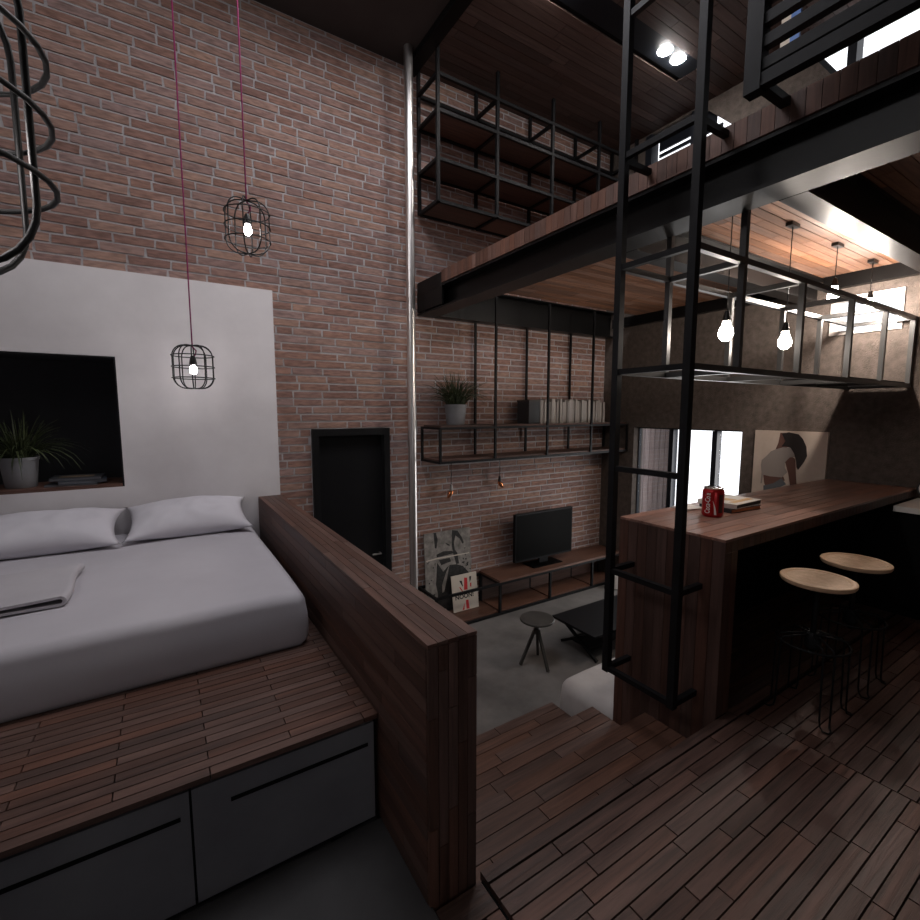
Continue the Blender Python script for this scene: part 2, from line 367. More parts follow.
for ua, ub, va, vb in rows(BAR_X, XR-.005, 1.19, 1.87, .0617, .56, .006, 24, .5): bx(floor_k, 'plank', ua, ub, va, vb, -.022, 0, 'floor_wood')
for ua, ub, va, vb in rows(.874, BAR_X-.004, 1.189, 1.24, .051, .9, .004, 5, .3):
    bx(floor_k, 'nosing', ua, ub, va, vb, -.03, .0015, 'floor_wood')
o = MB()
for ua, ub, va, vb in rows(.874, XR, YF, -.44, .0617, .56, .006, 31, .5): o.box(ua, ub, va, vb, -.022, 0)
o = o.build('plank_field', 'floor_wood', floor_k); o['kind'] = 'stuff'
floor_s = MB().box(.674, .868, YF, 1.222, -.5, -.034).build('floor_strip', 'cabinet_black'); struct(floor_s, 'narrow lower plank strip of floor in front of the dividing wall')
for ua, ub, va, vb in rows(.676, .866, -.2, 1.22, .11, .3, .006, 8, .3): bx(floor_s, 'plank', ua, ub, va, vb, -.034, -.012, 'floor_wood')
# ------------------------------------------------------------------ ceiling with the roof light
cl = MB().box(XL, SKY[0], YF, YB, ZC, ZC+.2).box(SKY[1], 2.31, YF, YB, ZC, ZC+.2).box(SKY[0], SKY[1], SKY[3], YB, ZC, ZC+.2).box(SKY[0], SKY[1], YF, SKY[2], ZC, ZC+.2)
struct(cl.build('ceiling', 'plaster_ceil'), 'dark plain ceiling over the bed side of the room')
win = struct(link('window_5', None), 'glazed roof light in the ceiling above the bed side')
for a in ((SKY[0], SKY[1], SKY[2], SKY[2]+.05), (SKY[0], SKY[1], SKY[3]-.05, SKY[3]), (SKY[0], SKY[0]+.05, SKY[2]+.05, SKY[3]-.05), (SKY[1]-.05, SKY[1], SKY[2]+.05, SKY[3]-.05)):
    bx(win, 'window_frame', *a, ZC+.05, ZC+.13, 'frame_blueblack')
bx(win, 'pane', SKY[0]+.05, SKY[1]-.05, SKY[2]+.05, SKY[3]-.05, ZC+.08, ZC+.09, 'glass')
win = struct(link('window_fill_high', None), 'unseen strip window added high in the left wall for upper light')
for a in ((HWIN[0], HWIN[1], HWIN[2], HWIN[2]+.05), (HWIN[0], HWIN[1], HWIN[3]-.05, HWIN[3]), (HWIN[0], HWIN[0]+.05, HWIN[2]+.05, HWIN[3]-.05), (HWIN[1]-.05, HWIN[1], HWIN[2]+.05, HWIN[3]-.05), (1.57, 1.63, HWIN[2]+.05, HWIN[3]-.05)):
    bx(win, 'window_frame', XL-.14, XL-.06, a[0], a[1], a[2], a[3], 'frame_blueblack')
bx(win, 'pane', XL-.10, XL-.094, HWIN[0]+.05, HWIN[1]-.05, HWIN[2]+.05, HWIN[3]-.05, 'glass')
win = struct(link('window_fill_near', None), 'unseen window added in the near wall for front fill light')
for a in ((FWIN[0], FWIN[1], FWIN[2], FWIN[2]+.05), (FWIN[0], FWIN[1], FWIN[3]-.05, FWIN[3]), (FWIN[0], FWIN[0]+.05, FWIN[2]+.05, FWIN[3]-.05), (FWIN[1]-.05, FWIN[1], FWIN[2]+.05, FWIN[3]-.05)):
    bx(win, 'window_frame', a[0], a[1], YF-.14, YF-.06, a[2], a[3], 'frame_blueblack')
bx(win, 'pane', FWIN[0]+.05, FWIN[1]-.05, YF-.10, YF-.094, FWIN[2]+.05, FWIN[3]-.05, 'glass')
cw = MB().box(2.43, XR, YF, YB, ZC+.018, ZC+.2).build('ceiling_loft', 'cabinet_black'); struct(cw, 'dark plank ceiling above the loft')
ST = (2.6, 4.9, 3.05, 3.25)      # slot with downlights, lengthened out of view for an added pair
for ua, ub, va, vb in rows(2.432, XR, -.2, YB, .098, 1.15, .005, 77, .5):
    if vb > ST[2] and va < ST[3] and ub > ST[0] and ua < ST[1]:
        for p, q in ((ua, min(ub, ST[0])), (max(ua, ST[1]), ub)):
            if q-p > .03: bx(cw, 'plank', p, q, va, vb, ZC, ZC+.018, 'ceiling_wood')
        continue
    bx(cw, 'plank', ua, ub, va, vb, ZC, ZC+.018, 'ceiling_wood')
o = MB()
for ua, ub, va, vb in rows(2.432, XR, YF, -.2, .098, 1.15, .005, 78, .5): o.box(ua, ub, va, vb, ZC, ZC+.018)
o = o.build('plank_field', 'ceiling_wood', cw); o['kind'] = 'stuff'
t = thing('ceiling_downlight', 'black recessed ceiling slot with round glowing spotlights above loft', 'light', (3.95, 3.15, ZC))
bx(t, 'housing', ST[0]+.003, ST[1]-.003, ST[2]-.03, ST[3]+.03, ZC+.002, ZC+.016, 'frame_blueblack')
for x in (2.78, 2.99, 4.40, 4.61):  # first two are an added, unseen pair brightening the brick strip
    MB().lathe([(.002, ZC-.022), (.045, ZC-.018), (.068, ZC-.006), (.072, ZC+.001), (.002, ZC+.001)], (x, 3.13, 0), 24).build('spotlight', 'downlight', t)
t = thing('steel_beam', 'black steel beam under the ceiling along the edge of the plank ceiling', 'beam', (2.37, 1, ZC-.09))
bx(t, 'web', 2.31, 2.43, YF, YB, ZC-.07, ZC+.2, 'steel_beam')

# ------------------------------------------------------------------ windows in the right wall
def frame_rect(win, x0, x1, y0, y1, z0, z1, t, m):
    bx(win, 'window_frame', x0, x1, y0, y1, z1-t, z1, m); bx(win, 'window_frame', x0, x1, y0, y1, z0, z0+t, m)
    bx(win, 'window_frame', x0, x1, y0, y0+t, z0+t, z1-t, m); bx(win, 'window_frame', x0, x1, y1-t, y1, z0+t, z1-t, m)
win = struct(link('window_1', None), 'tall bright window behind the wooden bar beside the painting')
frame_rect(win, XR+.10, XR+.15, W1[0], W1[1], W1[2], W1[3], .018, 'frame_blueblack')
mull = (3.62, 3.055)
for y in mull: bx(win, 'mullion', XR+.05, XR+.15, y-.03, y+.03, W1[2]+.018, W1[3]-.018, 'frame_blueblack')
ys = [W1[0]+.018, mull[1]-.03, mull[1]+.03, mull[0]-.03, mull[0]+.03, W1[1]-.018]
for k in range(0, 6, 2): bx(win, 'pane', XR+.115, XR+.121, ys[k], ys[k+1], W1[2]+.018, W1[3]-.018, 'glass')
win = struct(link('window_2', None), 'small bright window high in the kitchen wall behind the hanging lamps')
frame_rect(win, XR-.015, XR+.12, W2[0], W2[1], W2[2], W2[3], .035, 'frame_white')
bx(win, 'pane', XR+.06, XR+.066, W2[0]+.035, W2[1]-.035, W2[2]+.035, W2[3]-.035, 'glass')
win = struct(link('window_3', None), 'louvred strip window under the loft ceiling at the far corner')
win4 = struct(link('window_4', None), 'bright strip window under the loft ceiling seen below the slatted railing')
for y in (4.08, 3.46): bx(win, 'mullion', XR-.02, XR+.12, y-.045, y+.045, W3[2], W3[3], 'frame_blueblack')
for z0, z1 in ((4.965, 5.135), (4.89, 4.93), (4.825, 4.86), (4.76, 4.79), (4.69, 4.72), (4.62, 4.65), (4.55, 4.58)):
    bx(win, 'louvre', XR+.09, XR+.11, 2.75+max(0, (z0-4.45)*1.0), 4.0, z0, z1, 'frame_blueblack')
bx(win, 'pane', XR+.15, XR+.156, 2.7, W3[1], W3[2], W3[3], 'glass')
for y in (1.965, 1.2, .4): bx(win4, 'mullion', XR-.02, XR+.12, y-.035, y+.035, W3[2], W3[3], 'frame_blueblack')
bar(win4, 'window_frame', (XR+.0, 2.335, 5.165), (XR+.0, 1.87, 4.45), .04, 'frame_blueblack')
bx(win4, 'pane', XR+.15, XR+.156, W3[0], 2.35, W3[2], W3[3], 'glass')
bx(win4, 'window_frame', XR+.03, XR+.14, W3[0], 4.12, W3[2]-.02, W3[2]+.02, 'frame_blueblack')
# fence outside the window
t = thing('board_fence', 'pale vertical board fence seen outside through the left window pane', 'fence', (6.5, 5, ZL))
for k in range(19): bx(t, 'board', 6.5, 6.53, 4.16+k*.09, 4.16+k*.09+.082, ZL, 2.6, 'fence_wood')
bx(t, 'rail', 6.53, 6.57, 4.16, 5.87, 1.9, 1.98, 'fence_wood'); bx(t, 'rail', 6.53, 6.57, 4.16, 5.87, -.3, -.22, 'fence_wood')
struct(MB().box(XR+.2, 9, -4, 8, ZL-.3, ZL-.1).build('ground_outside', 'concrete'), 'bare concrete ground outside the window')

# ------------------------------------------------------------------ door
d = struct(link('door_1', None), 'black door in a black frame set in the brick wall')
bx(d, 'door_frame', DOOR[0], DOOR[0]+.065, YB-.045, YB+.1, ZL, DOOR[2], 'steel_black'); bx(d, 'door_frame', DOOR[1]-.065, DOOR[1], YB-.045, YB+.1, ZL, DOOR[2], 'steel_black')
bx(d, 'door_frame', DOOR[0]+.065, DOOR[1]-.065, YB-.045, YB+.1, DOOR[2]-.07, DOOR[2], 'steel_black')
bx(d, 'door_leaf', DOOR[0]+.068, DOOR[1]-.068, YB+.035, YB+.08, ZL+.016, DOOR[2]-.073, 'door_black')
bx(d, 'light_stop', DOOR[0]+.068, DOOR[1]-.068, YB, YB+.1, ZL, ZL+.0155, 'steel_black')  # added strip that blocks sky light leaking under the door
MB().tube([(1.955, YB+.035, .09), (1.955, YB-.015, .09), (1.86, YB-.015, .09)], .011, 8).build('door_handle', 'steel_grey', d, 'auto')

# ------------------------------------------------------------------ dividing half wall
HW = (.662, .852, 1.228, HY, .918)
hw = MB().box(HW[0]+.012, HW[1]-.012, HW[2]+.012, HW[3]-.003, ZL, HW[4]-.012).build('wall_divider', 'cabinet_black'); struct(hw, 'waist-high dark plank dividing wall beside the bed')
for ua, ub, va, vb in rows(HW[2]+.0, HW[3]-.003, HW[0], HW[1], .038, .62, .0028, 3, .5): bx(hw, 'plank', va, vb, ua, ub, HW[4]-.012, HW[4], 'wood_y')
for ua, ub, va, vb in rows(-.05, HW[4]-.013, HW[0]+.001, HW[1]-.001, .038, .5, .0028, 9, .6): bx(hw, 'plank', va, vb, HW[2]-.0005, HW[2]+.012, ua, ub, 'wood_z')
for ua, ub, va, vb in rows(HW[2]+.012, HW[3]-.003, 0, HW[4]-.013, .0575, .9, .0028, 13, .5):
    if not (va < .40 and ua > 1.7): bx(hw, 'plank', HW[0], HW[0]+.012, ua, ub, va, vb, 'wood_y')
for ua, ub, va, vb in rows(HW[2]+.012, HW[3]-.003, ZL+.02, HW[4]-.013, .0575, 1.1, .0028, 14, .5): bx(hw, 'plank', HW[1]-.012, HW[1], ua, ub, va, vb, 'wood_y')

# ------------------------------------------------------------------ stairs down to the living room
SX0, SX1 = .856, 2.412
t = thing('staircase', 'dark wooden plank steps leading down from the kitchen to the living room', 'stairs', (1.63, 1.9, ZL))
ny = [1.243, 1.662, 2.072, 2.468]; nz = [0, -.197, -.39, -.578]
for i in range(1, 4):
    bx(t, 'step_core', SX0, SX1, ny[i-1]-.0, ny[i]-.014, ZL, nz[i]-.02, 'cabinet_black')
    for ua, ub, va, vb in rows(SX0, SX1, ny[i-1]+.002, ny[i], .08, .62, .0045, 40+i, .5): bx(t, 'plank', ua, ub, va, vb, nz[i]-.02, nz[i], 'tread_wood')
    for ua, ub, va, vb in rows(SX0, SX1, ZL if i == 3 else nz[i+1], nz[i]-.022, .085, .8, .0045, 50+i, .5): bx(t, 'riser_board', ua, ub, ny[i]-.014, ny[i]-.002, va, vb, 'tread_wood')

# ------------------------------------------------------------------ bed platform
PX0, PX1, PY0, PZT = XL+.01, .658, 1.640, .458
t = thing('bed_platform', 'dark plank bed platform with grey drawers in its front', 'platform', (-.9, 3, 0))
bx(t, 'body', PX0, PX1, PY0+.025, HY-.003, 0, PZT-.02, 'cabinet_black')
for ua, ub, va, vb in rows(-2.58, PX1, PY0-.004, 2.42, .0425, .53, .0042, 61, 0): bx(t, 'plank', ua, ub, va, vb, PZT-.02, PZT, 'wood_x')
o = MB()
for ua, ub, va, vb in rows(-2.58, PX1, 2.42, HY-.003, .0425, .53, .0042, 62, 0): o.box(ua, ub, va, vb, PZT-.02, PZT)
o = o.build('plank_field', 'wood_x', t); o['kind'] = 'stuff'
bx(t, 'plinth', PX0, PX1, PY0+.012, PY0+.025, 0, .02, 'cabinet_black')
for x0, x1 in ((.013, .640), (-.645, .005), (-1.30, -.653), (-1.95, -1.308), (-2.58, -1.958)):
    dr = bx(t, 'drawer', x0, x1, PY0+.003, PY0+.024, .018, PZT-.032, 'drawer_grey')
    h = link('handle_slot', unit('cabinet_black'), dr); h.scale = (.78, .35, .035); h.location = (.07, -.45, .29)
# mattress
def cloth_box(name, x0, x1, y0, y1, z0, z1, r, m, seed, amp=.004, droop=.010, bulge=.012):
    from mathutils import noise as nz_
    def steps(a, b):
        L = b-a; n = max(6, int(L/.06)); e = [r*(1-math.cos(PI/2*k/6)) for k in range(6)]
        return [a+q for q in e]+[a+r+(L-2*r)*k/n for k in range(n+1)]+[b-q for q in e[::-1]]
    xs, ys = steps(x0, x1), steps(y0, y1); nx, ny_ = len(xs), len(ys); H = z1-z0; V = []; Fc = []
    def top(x, y):
        ex = max(0, r-min(x-x0, x1-x))/r; ey = max(0, r-min(y-y0, y1-y))/r; e = min(1, max(ex, ey))
        q = 1-math.sqrt(max(0, 1-e*e)); n = nz_.noise(Vector((x*2.1+seed, y*2.6, 0)))+.5*nz_.noise(Vector((x*5+seed, y*4, 3)))
        fx = max(0, 1-min(x-x0, x1-x)/.3); fy = max(0, 1-min(y-y0, y1-y)/.3)
        return z1-r*q-droop*(fx*fx+fy*fy)+n*amp
    def corner(x, y):       # round the plan corners
        ex = max(0, r-(x-x0)) if x < x0+r else -max(0, r-(x1-x)) if x > x1-r else 0
        ey = max(0, r-(y-y0)) if y < y0+r else -max(0, r-(y1-y)) if y > y1-r else 0
        if ex and ey:
            k = max(abs(ex), abs(ey))/math.hypot(ex, ey); return x+ex*(1-k), y+ey*(1-k)
        return x, y
    for y in ys:
        for x in xs:
            p, q = corner(x, y); V.append((p, q, top(x, y)))
    for j in range(ny_-1):
        for i in range(nx-1): Fc.append((j*nx+i, j*nx+i+1, (j+1)*nx+i+1, (j+1)*nx+i))
    ring = [i for i in range(nx)]+[j*nx+nx-1 for j in range(1, ny_)]+[(ny_-1)*nx+i for i in range(nx-2, -1, -1)]+[j*nx for j in range(ny_-2, 0, -1)]
    cx, cy = (x0+x1)/2, (y0+y1)/2; prev = ring; K = 8; m_ = len(ring)
    for k in range(1, K+1):
        s_ = k/K; base = len(V)
        for i in ring:
            x, y, z = V[i]; n = nz_.noise(Vector((x*3+seed, y*3, s_*2+5)))
            bo = bulge*math.sin(s_*PI)+n*amp*.9*math.sin(s_*PI)-(.012 if k == K else 0)
            d = Vector((1 if x > x1-r*.7 else -1 if x < x0+r*.7 else 0, 1 if y > y1-r*.7 else -1 if y < y0+r*.7 else 0, 0))
            if y > y1-r: d.y = 0
            V.append((x+d.x*bo, y+d.y*bo, z+(z0-z)*s_))
        cur = list(range(base, base+m_))
        for q in range(m_): Fc.append((prev[q], cur[q], cur[(q+1)%m_], prev[(q+1)%m_]))
        prev = cur
    Fc.append(tuple(prev))
    return MB().add(V, Fc).build(name, m, None, True)
MZ = .745
tag(cloth_box('mattress', -2.0, .575, 2.345, HY-.006, PZT+.001, MZ, .055, 'sheet', 3), 'large mattress under a smooth grey fitted sheet on the wooden platform', 'mattress')
# pillows
def pillow(cx, cy, cz, w_, d_, h_, rz, rx, seed, label):
    from mathutils import noise as nz_
    n, m_ = 36, 26; V = []; Fc = []
    for s in (1, -1):
        for j in range(m_+1):
            for i in range(n+1):
                u, v = 2*i/n-1, 2*j/m_-1
                e = max(0, (1-abs(u)**2.1))*max(0, (1-abs(v)**2.2)); hh = e**.58*(1+.10*u)
                pin = 1+.05*(abs(u*v))**4; k = 1-.06*(1-abs(u)**2)*(abs(v)**6)-.0
                x = u*w_/2*(1-.08*(1-v*v)*abs(u)**4)*pin if True else 0; y = v*d_/2*(1-.10*(1-u*u)*abs(v)**4)*pin
                wr_ = nz_.noise(Vector((u*2.3+seed, v*2.5, 1.7)))*.12+nz_.noise(Vector((u*6+seed, v*4, 4)))*.05
                z_ = s*h_/2*hh*(1+wr_) if s > 0 else s*h_*.36*hh*(1+wr_*.3)
                V.append(Vector((x, y, z_)))
        o0 = (0 if s > 0 else (n+1)*(m_+1))
        for j in range(m_):
            for i in range(n):
                a = o0+j*(n+1)+i; q = (a, a+1, a+n+2, a+n+1); Fc.append(q if s > 0 else q[::-1])
    M = Matrix.Rotation(rz, 3, 'Z') @ Matrix.Rotation(rx, 3, 'X')
    b = MB(); b.add([M @ p for p in V], Fc)
    me = bpy.data.meshes.new('pillow'); me.from_pydata(b.v, [], b.f); bm_ = bmesh.new(); bm_.from_mesh(me); bmesh.ops.remove_doubles(bm_, verts=bm_.verts[:], dist=.0008); bmesh.ops.recalc_face_normals(bm_, faces=bm_.faces[:]); bm_.to_mesh(me); bm_.free()
    me.materials.append(MATS['pillow_cloth'])
    for p in me.polygons: p.use_smooth = True
    o = link('pillow', me); o.location = (cx, cy, MZ-.006-min(v_.co.z for v_ in me.vertices))
    return tag(o, label, 'pillow', 'pillows at the head of the bed')
pillow(.14, 4.02, MZ+.079, .79, .50, .25, .0, .30, 1, 'pale grey pillow nearest the dividing wall at the bed head')
pillow(-.715, 3.99, MZ+.079, .86, .50, .25, -.02, .30, 5, 'pale grey pillow under the niche, partly cut off at left')
# folded throw
def throw():
    prof = []; th = .013; r0 = .017; xr, xl = -.445, -1.35; zb = MZ+.008
    import math as m_
    outer = [(xl, zb)]+[(xl+(xr-xl)*k/10, zb+.001*m_.sin(k)) for k in range(1, 11)]
    outer += [(xr+r0*1.5*m_.sin(a), zb+r0*1.3-r0*1.3*m_.cos(a)) for a in [PI*k/8 for k in range(1, 8)]]
    outer += [(xr-(xr-xl)*k/10, zb+r0*2.6-.008*min(1, k/2)) for k in range(0, 11)]
    inner = [(xl, zb+r0*2.6-.008-th)]+[(xr-(xr-xl)*k/10, zb+r0*2.6-.008*min(1, k/2)-th) for k in range(9, 0, -1)]
    inner += [(xr+r0*.6*m_.sin(a), zb+th+(r0*2.6-2*th)/2+(r0*2.6-2*th)/2*m_.cos(a)) for a in [PI*k/6 for k in range(0, 7)]]
    inner += [(xr-(xr-xl)*k/10, zb+th-.0005) for k in range(1, 11)]
    poly = outer+inner; n = len(poly); V = []; Fc = []; K = 14
    for j in range(K+1):
        y = 2.74+(3.30-2.74)*j/K; sh = .02*m_.sin(j*.5)
        for a, b in poly: V.append((a+sh*(1 if a > -.6 else .4)*.4, y+(a+.44)*.06, b+.003*m_.sin(j*.9+a*6)+.004*(b > zb+.02)))
    for j in range(K):
        for i in range(n): Fc.append((j*n+i, j*n+(i+1)%n, (j+1)*n+(i+1)%n, (j+1)*n+i))
    Fc.append(tuple(range(n))); Fc.append(tuple(K*n+i for i in range(n-1, -1, -1)))
    t = MB(); t.add(V, Fc)
    o = t.build('throw_blanket', 'throw_cloth', None, 'auto'); tag(o, 'grey throw blanket folded double, lying on the mattress', 'blanket')
throw()

# ------------------------------------------------------------------ plants, magazines in the niche
def plant(loc, r, h, bl, n, seed, label, droop=1.0, ymax=YB-.03, ymin=-9):
    t = thing('potted_plant', label, 'plant', loc)
    MB().lathe([(.002, 0), (r*.76, 0), (r*.80, .006), (r*.97, h-.02), (r*1.03, h-.02), (r*1.03, h), (r*.93, h), (r*.9, h-.025), (.002, h-.025)], loc, 28).build('pot', 'pot_grey', t, 'auto')
    b = MB(); rg = random.Random(seed)
    for k in range(n):
        a = rg.random()*2*PI; q = rg.random()**.6*r*.75; L = bl*(.6+.5*rg.random()); le = rg.random()*1.1*droop
        p = Vector((loc[0]+q*math.cos(a), loc[1]+q*math.sin(a), loc[2]+h-.03)); a2 = a+rg.uniform(-.6, .6); d = Vector((math.cos(a2), math.sin(a2), 0))
        sdv = Vector((-d.y, d.x, 0)); wv = .0045+.003*rg.random(); V = []; K = 6
        for i in range(K+1):
            s = i/K; ang = le*(.25+s*1.3); p2 = p+(d*math.sin(ang)+Vector((0, 0, math.cos(ang))))*L*s
            ww = wv*(1-s**2)+.0006; p2.y = ymax-.10*math.exp((ymax-.1-p2.y)/.1) if p2.y > ymax-.1 else p2.y; V += [p2-sdv*ww, p2+sdv*ww+Vector((0, 0, .001)), p2+d*.0015-Vector((0, 0, .0015))]
        Fc = []
        for i in range(K):
            for c in range(3): Fc.append((i*3+c, i*3+(c+1)%3, i*3+3+(c+1)%3, i*3+3+c))
        b.add(V, Fc)
    o = b.build('foliage', 'leaf', t); o['kind'] = 'stuff'
plant((-.865, 4.43, NZS), .108, .215, .34, 170, 2, 'grassy green plant in a grey pot standing in the niche', 1.15)
plant((2.79, 4.47, 1.497), .128, .225, .37, 300, 8, 'bushy green plant in a pale grey pot on the long wall shelf', .9)
def book(name, label, c, w_, d_, h_, rz, cover, page, group=None, cat='book', pr=None):
    t = thing(name, label, cat, c, group)
    b = MB().box(-w_/2, w_/2, -d_/2, d_/2, 0, h_*.14).box(-w_/2, w_/2, -d_/2, d_/2, h_*.86, h_).box(-w_/2, -w_/2+.004, -d_/2, d_/2, h_*.14, h_*.86)
    q = lambda mb: setattr(mb, 'v', [tuple(Vector(p)+Vector(c)) for p in mb.v]) or mb
    cvr = q(b).build('cover', cover, t); q(MB().box(-w_/2+.004, w_/2-.004, -d_/2+.004, d_/2-.004, h_*.14, h_*.86)).build('pages', page, t)
    if pr:
        for (x0, x1, y0, y1, m) in pr: q(MB().box(x0, x1, y0, y1, h_, h_+.0008)).build('cover_print', m, cvr)
    t.rotation_euler = (0, 0, rz)
    return t
G = 'magazines stacked in the niche'
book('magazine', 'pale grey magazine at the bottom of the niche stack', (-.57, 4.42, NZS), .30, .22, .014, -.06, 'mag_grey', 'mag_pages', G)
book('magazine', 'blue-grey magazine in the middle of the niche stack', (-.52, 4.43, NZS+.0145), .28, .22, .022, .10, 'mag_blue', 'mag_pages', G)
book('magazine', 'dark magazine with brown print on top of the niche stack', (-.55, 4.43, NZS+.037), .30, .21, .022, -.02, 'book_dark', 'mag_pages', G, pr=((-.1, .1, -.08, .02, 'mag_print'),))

# ------------------------------------------------------------------ cage pendants
def cage_pendant(cx, cy, zc, R, H, loops, rot, wire, label, cord_top=ZC, rb=0, rs=.26):
    t = thing('cage_pendant', label, 'lamp', (cx, cy, zc-H/2), 'wire cage pendant lamps over the bed')
    def rr(s):      # rounded rectangle half profile, s in 0..1 around the full loop
        pass
    c_ = min(R, H/2)*.62; P = []
    def arc(ox, oz, a0):
        for k in range(7):
            a = a0+PI/2*k/6; P.append((ox+c_*math.cos(a), oz+c_*math.sin(a)))
    arc(R-c_, H/2-c_, 0); arc(-(R-c_), H/2-c_, PI/2); arc(-(R-c_), -(H/2-c_), PI); arc(R-c_, -(H/2-c_), 3*PI/2)
    for i in range(loops):
        a = rot+PI*i/loops
        pts = [(cx+x*math.cos(a), cy+x*math.sin(a), zc+z) for x, z in P]
        MB().tube(pts, wire, 6, True).build('cage_rib', 'wire_black', t, True)
    for z_ in (rs, 0, -rs):
        MB().tube([(cx+(R+rb+wire)*math.cos(2*PI*k/28), cy+(R+rb+wire)*math.sin(2*PI*k/28), zc+z_*H) for k in range(28)], wire*.9, 6, True).build('cage_ring', 'wire_black', t, True)
    zt = zc+H/2
    b = MB().tube([(cx, cy, cord_top), (cx, cy, zt+.02), (cx+.002, cy, zt-.01), (cx+.022, cy-.01, zt-.035), (cx+.018, cy-.005, zt-.06), (cx, cy, zt-.085)], .0045, 6)
    b.build('cord', 'cord_magenta', t, True)
    sk = MB().lathe([(.002, .095), (.012, .095), (.018, .08), (.026, .035), (.026, .03), (.002, .03)], (cx, cy, zc-.015), 16).build('socket', 'socket_black', t, 'auto')
    MB().lathe([(.003, -.036), (.013, -.032), (.022, -.02), (.0245, -.004), (.021, .012), (.014, .026), (.014, .0295), (.003, .0295)], (cx, cy, zc-.015), 16).build('bulb', 'bulb_small', sk, True)
    return t
cage_pendant(.21, 3.85, 1.96, .13, .30, 5, .2, .0042, 'wire cage pendant on a magenta cord in front of the white headboard wall')
cage_pendant(.53, 3.35, 2.815, .13, .325, 4, .45, .0042, 'wire cage pendant on a magenta cord in front of the bricks')
cage_pendant(-.238, .84, 2.02, .125, .38, 3, 0.78, .0042, 'large near wire cage pendant cut off at the upper left corner', ZC, .008, .21)

# ------------------------------------------------------------------ steel pole
t = thing('steel_pole', 'shiny chrome pole standing floor to ceiling before the bricks', 'pole', (2.235, 4.45, ZL))
MB().lathe([(.044, ZL), (.044, ZC)], (2.235, 4.45, 0), 32).build('tube', 'chrome', t, 'auto')
MB().lathe([(.07, ZL), (.07, ZL+.012), (.044, ZL+.014), (.044, ZL)], (2.235, 4.45, 0), 32).build('base_plate', 'steel_grey', t, 'auto')

# ------------------------------------------------------------------ loft: beams, deck, fascia, soffit
def ibeam(label, axis, a0, a1, c, wd, zb, zt, fl=.018, web=.012, name='steel_beam'):
    loc = ((a0+a1)/2, c, zb) if axis == 0 else (c, (a0+a1)/2, zb)
    t = thing(name, label, 'beam', loc)
    def b_(n, h0, h1, z0, z1): bx(t, n, a0, a1, h0, h1, z0, z1, 'steel_beam') if axis == 0 else bx(t, n, h0, h1, a0, a1, z0, z1, 'steel_beam')
    b_('bottom_flange', c-wd/2, c+wd/2, zb, zb+fl); b_('top_flange', c-wd/2, c+wd/2, zt-fl, zt); b_('web', c-web/2, c+web/2, zb+fl, zt-fl)
    return t
ZB = 2.685
ibeam('long black steel beam along the front edge of the loft floor', 1, YF, YB-.02, 2.53, .205, ZB, 2.915)
ibeam('black steel beam against the brick wall under the loft', 0, 2.64, XR-.01, YB-.085, .14, ZB, 3.03)
ibeam('steel cross beam under the loft lit by the kitchen pendant lamps', 0, 2.64, XR-.01, 1.14, .125, ZB, 2.915)
ibeam('dark steel cross beam under the loft behind the hanging rack', 0, 2.64, XR-.01, 2.10, .14, ZB, 2.915)
t = thing('steel_beam', 'short black steel channel joining loft beam to the brick wall', 'beam', (2.5, 4.5, ZB))
bx(t, 'web', DX+.01, DX+.03, 4.15, YB-.018, 2.72, 3.03, 'steel_beam'); bx(t, 'top_flange', DX+.03, 2.63, 4.15, YB-.16, 3.01, 3.03, 'steel_beam')
t = thing('steel_beam', 'dark steel beam along the kitchen wall above the small window', 'beam', (XR-.05, 2, 2.78))
bx(t, 'web', XR-.07, XR-.002, 1.21, 2.025, 2.80, 2.925, 'steel_beam'); bx(t, 'web', XR-.07, XR-.002, 2.175, 4.53, 2.80, 2.925, 'steel_beam')
deck = MB().box(DX+.02, XR, YF, 4.14, 2.95, ZM).build('floor_loft', 'loft_wood'); struct(deck, 'loft floor slab with a plank edge above the kitchen')
o = MB()
k = 0
yv = 4.14
while yv > -1.2:
    bx(deck, 'fascia_board', DX, DX+.02, yv-.0575, yv, 2.92, ZM+.004, 'fascia_wood'); yv -= .06
ck = MB().box(2.64, XR-.001, YF, 4.14, 2.937, 2.95).build('ceiling_kitchen', 'cabinet_black'); struct(ck, 'plank ceiling under the loft between the steel beams')
for (y0, y1, pitch, L, sd) in ((1.15, 2.10, .0735, .62, 91), (2.10, 4.13, .085, .8, 92), (-.6, 1.14, .085, .8, 93)):
    for ua, ub, va, vb in rows(2.64, XR-.07, y0, y1, pitch, L, .005, sd, .5): bx(ck, 'plank', ua, ub, va, vb, 2.922, 2.937, 'soffit_wood')

# ------------------------------------------------------------------ ladder and hanging rack
LX, LY = 2.2, (1.36, 1.79)
t = thing('ladder', 'tall black steel ladder between the bar end and the loft', 'ladder', (LX, 1.575, .08))
for y in LY: bx(t, 'rail', LX-.02, LX+.02, y-.02, y+.02, .08, 4.15, 'steel_black')
for z_ in (.10, .71, 1.32, 1.87, 2.44, 3.02, 3.72): bx(t, 'rung', LX-.015, LX+.015, LY[0]+.02, LY[1]-.02, z_-.015, z_+.015, 'steel_black')
for z_, x1 in ((.10, 2.408), (.71, 2.408), (3.0, DX-.002)):
    for y in LY: bx(t, 'bracket', LX+.02, x1, y-.015, y+.015, z_-.015, z_+.015, 'steel_black')
RX = (2.65, 3.36, 4.125, 4.79, 5.455); RZ = (1.87, 2.44)
t = thing('hanging_rack', 'black steel frame rack hanging above the bar between ladder and wall', 'rack', (3.8, 1.575, 1.85))
s = .016
